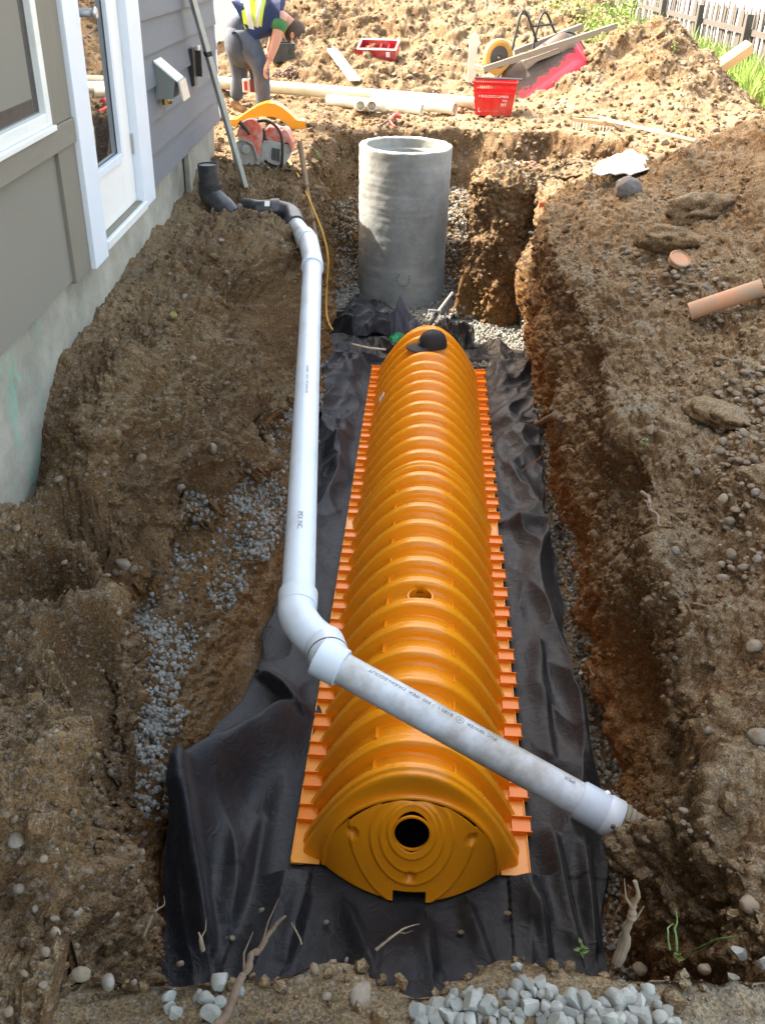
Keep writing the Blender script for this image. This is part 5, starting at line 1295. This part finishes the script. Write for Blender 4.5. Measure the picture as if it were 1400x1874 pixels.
# broad weeds behind the heap
cen2 = []
for px, py, s_, k_ in ((1105, 62, .35, 60), (1085, 80, .25, 40), (1035, 25, .4, 50), (1130, 55, .3, 30)):
    q = G(px, py); cen2 += [(q.x+g_.normal(0, s_*.5), q.y+g_.normal(0, s_*.8), q.z) for _ in range(k_)]
def leafy(name, cen, n, size, mat, label, cat=None, seed=2, h=.2, kind='stuff'):
    g_ = np.random.default_rng(seed); cen = np.asarray(cen, float); idx = g_.integers(0, len(cen), n); c = cen[idx]+np.c_[g_.normal(0, .04, (n, 2)), g_.uniform(0, h, n)]
    Rm = rand_rot(n); s = g_.uniform(.6, 1.3, n)*size; tp = np.array([[0, 0, 0], [.5, .38, .1], [1.0, .0, 0], [.5, -.38, .1]])
    V_ = np.einsum('nij,kj->nki', Rm, tp)*s[:, None, None]+c[:, None]; F_ = np.array([[0, 1, 2], [0, 2, 3]])[None]+(np.arange(n)*4)[:, None, None]
    o = mesh_np(name, V_.reshape(-1, 3), F_.reshape(-1, 3), mat, None, False); tag(o, label, cat, None, kind); return o
leafy('undergrowth', cen2, 1500, .038, M_GRS, 'leafy green weeds between the heap and the fence', h=.35)
n = NT('weed_green'); M_WEED = n.fin(n.ramp(n.geo.outputs['Random Per Island'], [(0, (.10, .19, .05)), (1, (.24, .36, .12))]), .55, spec=.3)
def weed(q, k_, s_, lab_, seed):
    g_ = np.random.default_rng(seed); mb = MB(); q = Vector(q); hh = s_*2.2
    mb.tube([q-Vector((0, 0, .01)), q+Vector((s_*.15, 0, hh*.5)), q+Vector((-s_*.1, 0, hh))], [s_*.07, s_*.05, s_*.02], 5)
    r = empty('weed_plant', q, lab_, 'weed'); mb.v = [tuple(Vector(v)-q) for v in mb.v]; mb.build('stem', M_WEED, r)
    lf = MB(); n_ = max(5, k_//3)
    for i in range(n_):
        t = .15+.85*i/n_; a = i*2.4+g_.uniform(-.3, .3); L = s_*g_.uniform(.7, 1.25)*(1.15-.5*t); b = Vector((0, 0, hh*t)); o_ = Vector((math.cos(a), math.sin(a), .35)); sd_v = Vector((-math.sin(a), math.cos(a), 0))
        m1 = b+o_*L*.45; tp = b+Vector((math.cos(a), math.sin(a), .05))*L
        lf.add([b, m1+sd_v*L*.24, tp, m1-sd_v*L*.24], [(0, 1, 2), (0, 2, 3)])
    lf.build('leaves', M_WEED, r)['kind'] = 'stuff'
# wood block at the fence
beam_q = G(1322, 132); o = MB().box((0, 0, 0), (.42, .12, .12)).build('timber_offcut', simple('fresh_timber', (.52, .33, .15), .7, .12, 20, .3), bevel=.004); o.location = beam_q+Vector((.12, .1, .14)); o.rotation_euler = (R(20), R(-32), R(15)); tag(o, 'short thick timber offcut sticking up behind the spoil heap', 'timber')

# ------------------------------------------------------------------ roots, sticks and weeds
M_ROOT = simple('root_bark', (.12, .078, .05), .9, .3, 30, .6, 70, dirt=(.2, .15, .11), dirt_amt=.4, ds=20); M_ROOTP = simple('pale_root', (.20, .155, .105), .85, .2, 30, .5, 70); M_ROOTR = simple('red_root', (.28, .10, .05), .8, .25, 30, .4)
def stick(pts, r, mat, name, label, lifts=None, cat='root', n=10, tw=.0):
    r = r*.8 if cat == 'root' else r
    c = []
    for k_, q_ in enumerate(pts):
        if len(q_) == 4: c.append(V(q_[0], q_[1], z=q_[3]))
        elif len(q_) == 3: c.append(V(q_[0], q_[1], y=q_[2]))
        else: c.append(G(q_[0], q_[1], .012))
    c2 = [c[0]]; rg = np.random.default_rng(int(abs(c[0].x*7919+c[0].y*104729)*10) % 99991)
    for k_ in range(1, len(c)):
        a_, b_ = c[k_-1], c[k_]; L0 = (b_-a_).length; c2.append(a_.lerp(b_, rg.uniform(.35, .65))+Vector(rg.normal(0, 1, 3))*min(L0*.09, r*1.6)); c2.append(b_)
    sp = spline(c2, 7); L = len(sp)
    q = pnoise(np.array([[p.x*150, p.y*150, p.z*150] for p in sp]))
    rs = [r*(1-.75*(i/L)**1.3)*(1+.45*q[i]) for i in range(L)]
    mb = MB().tube(sp, rs, n)
    if cat != 'grass blade' and r < .0125:
        for f_ in ((.35, .62) if r > .008 else (.5,)):
            i = int(L*f_); dr_ = (sp[min(i+1, L-1)]-sp[i-1]).normalized(); o_ = Vector(rg.normal(0, 1, 3)); o_ = (o_-dr_*o_.dot(dr_)).normalized(); o_.z = abs(o_.z)
            ln = min(r*rg.uniform(5, 10), .07); mb.tube([sp[i], sp[i]+(dr_*.7+o_*.7)*ln*.5, sp[i]+(dr_*.9+o_*.5)*ln], [rs[i]*.5, rs[i]*.33, rs[i]*.1], 6)
    o = mb.build(name, mat, smooth=True); tag(o, label, cat); return o
stick([(390, 1885, 0, 1.22), (425, 1830, 0, 1.225), (455, 1770, 0, 1.23), (475, 1738, 0, 1.235), (500, 1700, 0, 1.25), (523, 1676, 0, 1.27)], .011, M_ROOT, 'stick', 'long brown branch lying over the near lip beside white stones')
stick([(1128, 1765, .96), (1145, 1700, .98), (1158, 1655, .99), (1161, 1612, 1.0)], .014, M_ROOTP, 'stick', 'stout pale upright root at the near right corner of the trench')
stick([(688, 1738, 0, 1.17), (715, 1716, 0, 1.19), (738, 1700, 0, 1.19), (767, 1691, 0, 1.2)], .0038, M_ROOTP, 'root', 'thin forked pale root reaching over the near lip')
stick([(552, 1728, 0, 1.17), (540, 1700, 0, 1.2), (534, 1688, 0, 1.2)], .0025, M_ROOTP, 'root', 'very thin root on the lip right of the long branch')
stick([(372, 1738, 0, 1.17), (368, 1718, 0, 1.2), (364, 1706, 0, 1.21)], .006, M_ROOTP, 'root', 'pale root stub poking up at the lip left of the branch')
stick([(1173, 906), (1186, 928), (1202, 948), (1221, 968)], .011, M_ROOTP, 'root', 'curved whitish root lying on the right trench face')
stick([(1030, 772), (1005, 768), (980, 772, 4.85), (960, 772, 4.8)], .028, M_ROOT, 'root', 'thick broken root jutting from the right trench wall over the fabric')
stick([(1020, 782, 4.9), (1005, 815, 4.7), (985, 840, 4.55), (955, 862, 4.45)], .006, M_ROOTR, 'root', 'thin reddish root hanging from the broken root over the fabric')
stick([(1050, 832), (1030, 829), (1015, 828, 4.3)], .006, M_ROOTP, 'root', 'short thin root poking from the right wall below the broken root')
stick([(1080, 1265), (1085, 1240), (1078, 1220)], .005, M_ROOTP, 'root', 'small curled root low on the right trench face')
stick([(1105, 530), (1108, 545)], .004, M_ROOTP, 'root', 'tiny root high on the right trench face')
stick([(895, 525), (902, 545), (900, 555)], .006, M_ROOTP, 'root', 'white root hanging on the face of the earth island')
stick([(265, 1720), (290, 1670), (300, 1640, 1.5)], .004, M_ROOTP, 'root', 'fine root on the near left trench wall')
stick([(25, 895), (45, 882), (62, 890), (78, 905)], .005, M_ROOT, 'root', 'dark looping root against the concrete foundation')
for i, (px, py, s_, k_, lab_) in enumerate(((875, 1722, .03, 22, 'small leafy green seedling on the near lip in front of the chamber'), (1060, 1748, .03, 24, 'small green seedling on the near lip left of the pale upright root'), (1238, 1760, .018, 10, 'tiny green shoot on the near lip at the lower right'),
        (795, 1775, .018, 10, 'low green sprig at the centre of the near lip'), (582, 292, .035, 40, 'small weed growing on the far edge of the left bank'), (890, 48, .05, 60, 'bright green weed on the distant dirt mound'), (605, 75, .04, 20, 'small green weed on the dirt slope above the white board'), (1180, 818, .02, 14, 'small green sprout high on the right trench face'),
        (500, 410, .02, 20, 'patch of tiny weeds on the left bank beside the black fitting'), (1232, 95, .05, 40, 'weed at the foot of the fence'))):
    q = G(px, py); weed((q.x, q.y, q.z), k_, s_, lab_, i+3)
for i, pts in enumerate((((1238, 1740, 1.02), (1234, 1700, 1.05), (1236, 1664, 1.08)), ((1225, 1738, 1.02), (1222, 1705, 1.04), (1232, 1690, 1.06)), ((1265, 1745), (1310, 1725), (1362, 1712)))):
    stick(list(pts), .0028, M_WEED, 'grass_blade', ('upright thin grass blade at the lower right lip', 'shorter bent grass blade beside the upright one', 'long grass blade lying flat on the right lip')[i], cat='grass blade', n=6)

# ------------------------------------------------------------------ single stones
def proto_meshes(vs, f, mat, smooth):
    out = []
    for v in vs:
        o = mesh_np('stone', v, f, mat, None, smooth); me = o.data; bpy.data.objects.remove(o); out.append(me)
    return out
VCx, FCx = rock_variants(12, 'crush', 3)
PC = proto_meshes(VCx, FCx, M_CRUSHO, False); VRx, FRx = rock_variants(10, 'round', 3); PR = proto_meshes(VRx, FRx, M_PEBO, True)
sr = np.random.default_rng(21); placed = []
LMK = [(80, 900, 'the foot of the foundation'), (318, 577, 'the yellow survey cap'), (480, 380, 'the black drain fitting'), (555, 450, 'the upper pipe elbow'), (250, 1050, 'the gravel ledge'), (300, 1600, 'the left edge of the fabric'),
 (460, 1760, 'the long branch'), (725, 1710, 'the thin pale root'), (890, 1735, 'the seedling on the lip'), (1060, 1745, 'the second seedling'), (1150, 1680, 'the stout upright root'), (1235, 1700, 'the grass blades'), (1000, 770, 'the thick broken root'), (1195, 935, 'the whitish curved root'),
 (1320, 560, 'the clay pipe'), (1238, 475, 'the terracotta piece'), (1285, 390, 'the largest soil clod'), (1345, 770, 'the mossy clod'), (1145, 1515, 'the mouth of the cross pipe'), (1080, 1240, 'the small curled root'), (1180, 818, 'the green sprout'), (970, 620, 'the right fabric corner'), (690, 85, 'the red tool case'), (630, 125, 'the white board'), (890, 48, 'the weed on the mound'), (862, 120, 'the white survey stake'), (570, 175, 'the worker'), (520, 1860, 'the photo bottom edge'), (120, 1800, 'the lower left corner'), (1000, 1820, 'the crushed stone pile')]
def where(px, py, s_):
    a_ = min(LMK, key=lambda t: math.hypot(t[0]-px, t[1]-py)); dx, dy = px-a_[0], py-a_[1]; far_ = math.hypot(dx, dy)
    side_ = ('right of' if dx > 0 else 'left of') if abs(dx) > abs(dy) else ('below' if dy > 0 else 'above')
    return ('small ' if s_ < 15 else 'large ' if s_ > 28 else 'medium ')+'%s '+side_+' '+a_[2]
def stone(px, py, spx, metas, label, group, cat='stone', sink=.25, tell=False):
    if metas is PR: spx *= .8
    if tell: label = where(px, py, spx) % label
    q = G(px, py); Zd = (np.array(q)-_C).dot(_F); r = spx/FOC*Zd/2
    for (a_, b_, c_) in placed:
        if (q-a_).length < (r+b_)*(.52 if metas is PC else .75) and c_ == group: return
    o = bpy.data.objects.new('stone' if cat == 'stone' else 'pebble', metas[sr.integers(len(metas))]); link(o)
    o.location = q+Vector((0, 0, r*(.5-sink-(.25 if metas is PR else 0)))); o.rotation_euler = (sr.uniform(-.5, .5), sr.uniform(-.5, .5), sr.uniform(0, 6.3)) if metas is PR else tuple(sr.uniform(0, 6.3, 3)); o.scale = (r, r, r)*1 if metas is PR else (r*.95,)*3
    tag(o, label, cat, group); placed.append((q, r, group))
LC = 'grey crushed stones heaped on the near lip'; 
for i in range(420):
    px = np.clip(sr.normal(1000, 130), 765, 1235); top_ = np.interp(px, [765, 850, 900, 975, 1040, 1110, 1180, 1235], [1845, 1812, 1835, 1790, 1830, 1840, 1800, 1860])
    stone(px, sr.uniform(top_, 1874), sr.uniform(17, 38), PC, 'grey crushed stone in the pile on the near lip', LC)
for px, py, s_ in ((890, 1752, 22), (905, 1745, 30), (945, 1770, 20), (880, 1765, 20), (762, 1812, 30), (745, 1806, 16), (998, 1755, 16), (1150, 1820, 26), (1352, 1745, 26), (1340, 1790, 22), (1395, 1765, 26), (960, 1800, 24), (1010, 1765, 14)):
    stone(px, py, s_, PC, 'stray grey stone on the near lip', 'stray stones on the near lip', tell=True)
for px, py, s_ in ((377, 1792, 32), (405, 1798, 36), (438, 1783, 20), (380, 1832, 28), (403, 1838, 26), (363, 1824, 20), (312, 1826, 26), (310, 1846, 24), (322, 1856, 24), (386, 1860, 34), (440, 1815, 20), (504, 1748, 26)):
    stone(px, py, s_, PC, 'whitish broken stone on the near lip', 'whitish stones beside the long branch', tell=True)
for px, py, s_ in ((148, 1778, 40), (194, 1793, 20), (330, 1762, 16), (250, 1835, 10), (45, 1780, 20), (80, 1800, 22), (15, 1850, 24), (250, 1862, 12), (500, 1850, 26), (170, 1800, 12), (1172, 1770, 34), (1372, 1650, 46), (230, 1745, 12), (120, 1700, 14), (140, 1730, 12), (1290, 1770, 30)):
    stone(px, py, s_, PR, 'rounded stone half buried in the near lip', 'rounded stones in the near lip', 'cobble', .7, tell=True)
# cobbles on the right bank (dense at the frame's edge and in a band)
LB_ = 'washed cobbles strewn down the right bank'
for i in range(110):
    px = sr.uniform(1310, 1400); py = sr.uniform(660, 850) if i % 3 else sr.uniform(850, 1060)
    stone(px, py, sr.uniform(10, 24), PR, 'washed cobble on the right bank', LB_, 'cobble', .3, tell=True)
for i in range(90):
    px = sr.normal(1230, 60); py = 480+(px-1100)*.25+sr.normal(0, 34)
    stone(px, py, sr.uniform(8, 17), PR, 'cobble in the pebbly band', 'cobbles in a band across the right bank', 'cobble', .3, tell=True)
for px, py, s_ in ((1275, 862, 20), (1378, 600, 16), (1350, 578, 16), (1386, 735, 26), (1190, 785, 20), (1295, 1335, 18), (1250, 1482, 20), (1250, 1505, 16), (1262, 1520, 14), (1215, 1497, 12), (1320, 785, 20), (1028, 628, 12), (1085, 600, 12), (1205, 652, 12), (1380, 1180, 30), (1160, 520, 16), (1040, 535, 14), (1180, 540, 16), (1196, 538, 14), (1390, 1345, 40)):
    stone(px, py, s_, PR, 'pale cobble set in the right bank', 'scattered cobbles in the right trench face', 'cobble', .45, tell=True)
for px, py, s_ in ((331, 890, 22), (225, 1030, 34), (213, 1045, 20), (196, 1052, 16), (245, 1040, 20), (30, 965, 22), (415, 497, 16), (405, 438, 16), (258, 835, 26), (190, 868, 14), (352, 655, 20), (120, 710, 14), (415, 700, 14), (52, 1310, 14), (30, 1535, 36), (35, 1625, 30), (60, 1625, 16), (100, 1680, 18), (80, 1570, 22), (118, 1028, 14), (275, 480, 12), (310, 500, 12), (135, 1250, 12), (515, 770, 14), (160, 1200, 10), (90, 1345, 14)):
    stone(px, py, s_, PR, 'rounded stone set in the left bank', 'stones embedded in the left bank', 'cobble', .5, tell=True)
# pebbles lying on the fabric
for px, py, s_ in ((480, 1667, 14), (547, 1628, 14), (928, 1672, 14), (843, 1707, 11), (597, 1688, 12), (408, 1715, 12), (425, 1717, 12), (467, 1712, 12), (483, 1708, 10), (495, 1671, 12), (511, 1683, 8), (805, 1747, 8)):
    q = V(px, py, z=.06); r = s_/FOC*(np.array(q)-_C).dot(_F)/2; o = bpy.data.objects.new('pebble', PR[sr.integers(10)]); link(o); o.location = q; o.scale = (r, r, r); tag(o, 'small pale pebble lying on the black fabric near the lip', 'pebble', 'pebbles on the fabric')
# rocks on the far mound
for i in range(60):
    px, py = sr.uniform(560, 1000), sr.uniform(15, 150)
    if 650 < px < 740 and 60 < py < 105: continue
    stone(px, py, sr.uniform(7, 16), PR, 'pale stone on the far mound', 'stones on the distant dirt mound', 'cobble', .4, tell=True)
for px, py, s_ in ((568, 172, 24), (598, 210, 20), (590, 226, 12), (604, 183, 14), (1248, 118, 14), (1150, 190, 12)):
    stone(px, py, s_, PR, 'brown stone on the bright sand', 'stones in front of the long pipe', 'cobble', .3, tell=True)

# ------------------------------------------------------------------ the worker
M_SKIN = simple('skin', (.50, .24, .16), .5, .08, 12, .1); M_HAIR = simple('cropped_hair', (.07, .045, .035), .8, .3, 60, .5, 200)
M_JEAN = simple('grey_jeans', (.055, .075, .11), .85, .35, 9, .5, 150, dirt=(.16, .15, .14), dirt_amt=.35, ds=6)
M_GRN = simple('green_shirt', (.04, .16, .05), .8, .15, 10, .3, 90); M_NAVY = simple('navy_vest', (.015, .03, .10), .75, .2, 10, .3, 90); M_HIV = simple('hi_vis_yellow', (.55, .72, .05), .6, .1); M_SILV = simple('reflective_strip', (.62, .64, .64), .3, .05)
M_BOOT = simple('tan_boot', (.24, .14, .07), .8, .2, 12, .3); M_TEAL = simple('pale_teal_shirt', (.35, .62, .62), .8, .15, 8, .4)
def skin(name, J, E, mat, parent, root=0, sub=2):
    me = bpy.data.meshes.new(name); me.from_pydata([tuple(j[0]) for j in J], E, []); me.materials.append(mat)
    o = bpy.data.objects.new(name, me); link(o, parent); md = o.modifiers.new('Skin', 'SKIN')
    if not me.skin_vertices: pass
    for i, j in enumerate(J):
        r = j[1] if hasattr(j[1], '__len__') else (j[1], j[1]); me.skin_vertices[0].data[i].radius = r
    me.skin_vertices[0].data[root].use_root = True
    md.use_smooth_shade = True; ms = o.modifiers.new('Sub', 'SUBSURF'); ms.levels = sub; ms.render_levels = sub; return o
fn = G(487, 226); ff = G(428, 212); yn = fn.y; yf = yn+.28; ym = (yn+yf)/2
man = empty('person', ((fn.x+ff.x)/2, ym, fn.z), 'worker in grey jeans and navy hi-vis vest bending down behind the saw', 'person')
Minv = Matrix.Translation(-man.location)
def W3(px, py, y): return Minv @ V(px, py, y=y)
hip = W3(438, 48, ym); hn = W3(444, 60, yn+.07); hf = W3(430, 62, yf-.07)
kn_ = W3(478, 124, yn-.03); an = W3(483, 198, yn); tn = W3(500, 214, yn-.05)
kf = W3(440, 136, yf); af = W3(431, 186, yf+.02); tf = W3(446, 203, yf-.03)
w1_ = W3(452, 36, ym); c1_ = W3(480, 18, ym); c2_ = W3(508, 22, ym); nk = W3(522, 36, ym); hd = W3(537, 58, ym); hd2 = W3(541, 66, ym-.02)
sn_ = W3(514, 38, yn+.01); en = W3(503, 82, yn-.06); wn = W3(492, 112, yn-.1); pn = W3(488, 122, yn-.11)
sf = W3(512, 34, yf-.0); ef = W3(498, 84, yf+.04); wf = W3(486, 120, yf-.05); pf = W3(478, 134, yf-.1)
body = skin('body', [(hip, (.06, .06)), (w1_, .11), (c1_, .155), (c2_, .145), (nk, .062), (hd, (.088, .105)), (hd2, (.070, .085)), (sn_, .065), (en, .048), (wn, .034), (sf, .065), (ef, .048), (wf, .034), (hn, .04), (kn_, .045), (an, .040), (hf, .04), (kf, .045), (af, .040)],
     [(0, 1), (1, 2), (2, 3), (3, 4), (4, 5), (5, 6), (3, 7), (7, 8), (8, 9), (3, 10), (10, 11), (11, 12), (0, 13), (13, 14), (14, 15), (0, 16), (16, 17), (17, 18)], M_SKIN, man)
kn_u = hn.lerp(kn_, .5); kfu = hf.lerp(kf, .5)
skin('trousers', [(w1_.lerp(hip, .45), (.150, .165)), (hip, (.175, .165)), (hn, (.135, .145)), (kn_u, .112), (kn_, .088), (kn_.lerp(an, .5), .080), (an, .068), (hf, (.135, .145)), (kfu, .112), (kf, .086), (kf.lerp(af, .5), .078), (af, .068)],
     [(0, 1), (1, 2), (2, 3), (3, 4), (4, 5), (5, 6), (1, 7), (7, 8), (8, 9), (9, 10), (10, 11)], M_JEAN, man, 1, 3)
seat = mesh_np('trouser_seat', IC3*np.array([.165, .205, .22]), IC3F, M_JEAN, man); seat.location = hip.lerp((hn+hf)/2, .8)+Vector((.02, 0, -.09))
tdir = (c2_-w1_).normalized()
skin('vest', [(w1_.lerp(hip, .05), (.158, .17)), (c1_, (.185, .19)), (c2_, (.165, .175)), (c2_.lerp(nk, .45), .11)], [(0, 1), (1, 2), (2, 3)], M_NAVY, man, 1)
skin('shirt_tail', [(w1_.lerp(hip, .5), (.160, .17)), (w1_, (.160, .165))], [(0, 1)], M_TEAL, man)
skin('sleeve', [(sn_+Vector((-.03, .05, .02)), .085), (sn_.lerp(en, .18), .086), (sn_.lerp(en, .52), .074)], [(0, 1), (1, 2)], M_GRN, man)
skin('sleeve', [(sf+Vector((-.03, -.05, .02)), .085), (sf.lerp(ef, .18), .086), (sf.lerp(ef, .5), .074)], [(0, 1), (1, 2)], M_GRN, man)
# hi-vis bands wrapped round the torso
ax_ = tdir; side = Vector((0, 1, 0)); upv = side.cross(ax_).normalized()
def band(c, ra, rb, wd, mat, name, tilt_=0):
    mb = MB(); vs = []; a2 = (ax_+upv*tilt_).normalized(); u2 = side.cross(a2).normalized()
    for k_ in range(36):
        t = 2*math.pi*k_/36; p_ = side*math.cos(t)*ra+u2*math.sin(t)*rb
        for s_, q_ in ((-1, 1.0), (1, 1.0)): vs.append(c+p_*q_+a2*s_*wd/2)
    mb.add(vs, [(2*k_, 2*((k_+1) % 36), 2*((k_+1) % 36)+1, 2*k_+1) for k_ in range(36)]); o = mb.build(name, mat, man, smooth=True); md = o.modifiers.new('t', 'SOLIDIFY'); md.thickness = .01; md.offset = 1
cb1 = w1_.lerp(c1_, .35); band(cb1, .180, .180, .13, M_HIV, 'hi_vis_band', .1); band(cb1, .192, .192, .05, M_SILV, 'reflective_band', .1)
cb2 = c1_.lerp(c2_, .15); band(w1_.lerp(c1_, .95), .197, .196, .09, M_HIV, 'hi_vis_band', .5); band(w1_.lerp(c1_, .95), .207, .206, .035, M_SILV, 'reflective_band', .5)
# head details
hdir = (hd2-nk).normalized(); face = Vector((.78, -.10, -.62)).normalized(); hs = side
hair = mesh_np('hair', IC3*np.array([.098, .088, .098]), IC3F, M_HAIR, man); 
import numpy as _n
vs = IC3*np.array([.101, .090, .112]); keep = []
fl = IC3F; cen = vs[fl].mean(1); keep = (cen@np.array([.75, 0, -.66]) < .035)
bpy.data.objects.remove(hair)
hc = hd.lerp(hd2, .4)
hair = mesh_np('hair', vs, fl[(cen@np.array([.45, 0, -.89])) < .038], M_HAIR, man); hair.location = hc+Vector((.008, 0, .006)); md = hair.modifiers.new('t', 'SOLIDIFY'); md.thickness = .005
for s_ in (-1, 1):
    e_ = MB().lathe([(.0005, .006), (.018, .008), (.026, .0), (.018, -.006), (.0005, -.004)], 14, Matrix.Rotation(math.pi/2, 3, 'X')).build('ear', M_SKIN, man, smooth=True); e_.location = hc+Vector((-.012, s_*.088, -.01)); e_.scale = (.75, 1, 1.15)
ns = MB().tube([hc+Vector((.055, 0, -.055)), hc+Vector((.093, 0, -.082)), hc+Vector((.070, 0, -.098))], [.012, .018, .014], 10).build('nose', M_SKIN, man, smooth=True)
MB().tube([hc+Vector((.045, -.025, -.105)), hc+Vector((.05, 0, -.112)), hc+Vector((.045, .025, -.105))], .006, 8).build('mouth', simple('lips', (.35, .12, .10), .5), man, smooth=True)
for s_ in (-1, 1): MB().lathe([(.0005, .008), (.009, .004), (.010, 0), (.0005, -.006)], 10).build('eye', M_DARK, man, smooth=True).location = hc+Vector((.083, s_*.032, -.040))
# hands with fingers
def hand(w0_, p0_, sgn, grip):
    d_ = (p0_-w0_).normalized(); sd_2 = side*sgn; nrm_ = d_.cross(sd_2).normalized()
    J = [(w0_-d_*.02, .026), (w0_+d_*.035, (.030, .020)), (w0_+d_*.085, (.036, .018))]; E = [(0, 1), (1, 2)]
    for f_ in range(4):
        off = (f_-1.5)*.021; L_ = (.030, .036, .034, .026)[f_]; b = w0_+d_*.088+sd_2*off; i0 = len(J)
        J += [(b, .0095), (b+d_*L_+nrm_*.008, .009), (b+d_*L_*1.5+nrm_*.030, .008), (b+d_*L_*1.4+nrm_*.05, .007)]; E += [(2, i0), (i0, i0+1), (i0+1, i0+2), (i0+2, i0+3)]
    i0 = len(J); t0 = w0_+d_*.03-sd_2*.03; J += [(t0, .011), (t0+d_*.035-sd_2*.018+nrm_*.01, .010), (t0+d_*.06-sd_2*.012+nrm_*.03, .008)]; E += [(1, i0), (i0, i0+1), (i0+1, i0+2)]
    skin('hand', J, E, M_SKIN, man, 1, 1)
hand(wn, pn, 1, 0); hand(wf, pf, -1, 1)
for a_, t_ in ((an, tn), (af, tf)):
    t2 = Vector((t_.x, t_.y, t_.z)); a_b = Vector((a_.x-.02, a_.y, t_.z+.015))
    skin('boot', [(a_+Vector((0, 0, .03)), .062), (a_b+Vector((0, 0, .05)), (.058, .062)), (a_b.lerp(t2, .6)+Vector((0, 0, .015)), (.050, .042)), (t2+Vector((.04, -.02, .0)), (.046, .032))], [(0, 1), (1, 2), (2, 3)], M_BOOT, man)
# cordless drill in the far hand
dr = empty('cordless_drill', V(452, 156, y=ym+.02), 'cordless drill with white and red battery held low between the worker\'s legs', 'drill')
MB().box((0, 0, 0), (.075, .10, .12)).build('battery', M_VINYL, dr, bevel=.01); MB().box((-.002, -.052, 0), (.03, .006, .08)).build('battery_label', M_TRED, dr); MB().box((.065, 0, 0), (.06, .09, .12)).build('drill_body', simple('dark_red_tool', (.16, .03, .03), .5), dr, bevel=.012)
MB().tube([(.065, 0, .06), (.05, 0, .16)], .024, 12).build('grip', M_DARK, dr, smooth=True); MB().tube([(.0, 0, .17), (.14, -.0, .18)], .034, 14).build('motor_housing', simple('dark_red_tool', (.16, .03, .03), .5), dr, smooth=True)
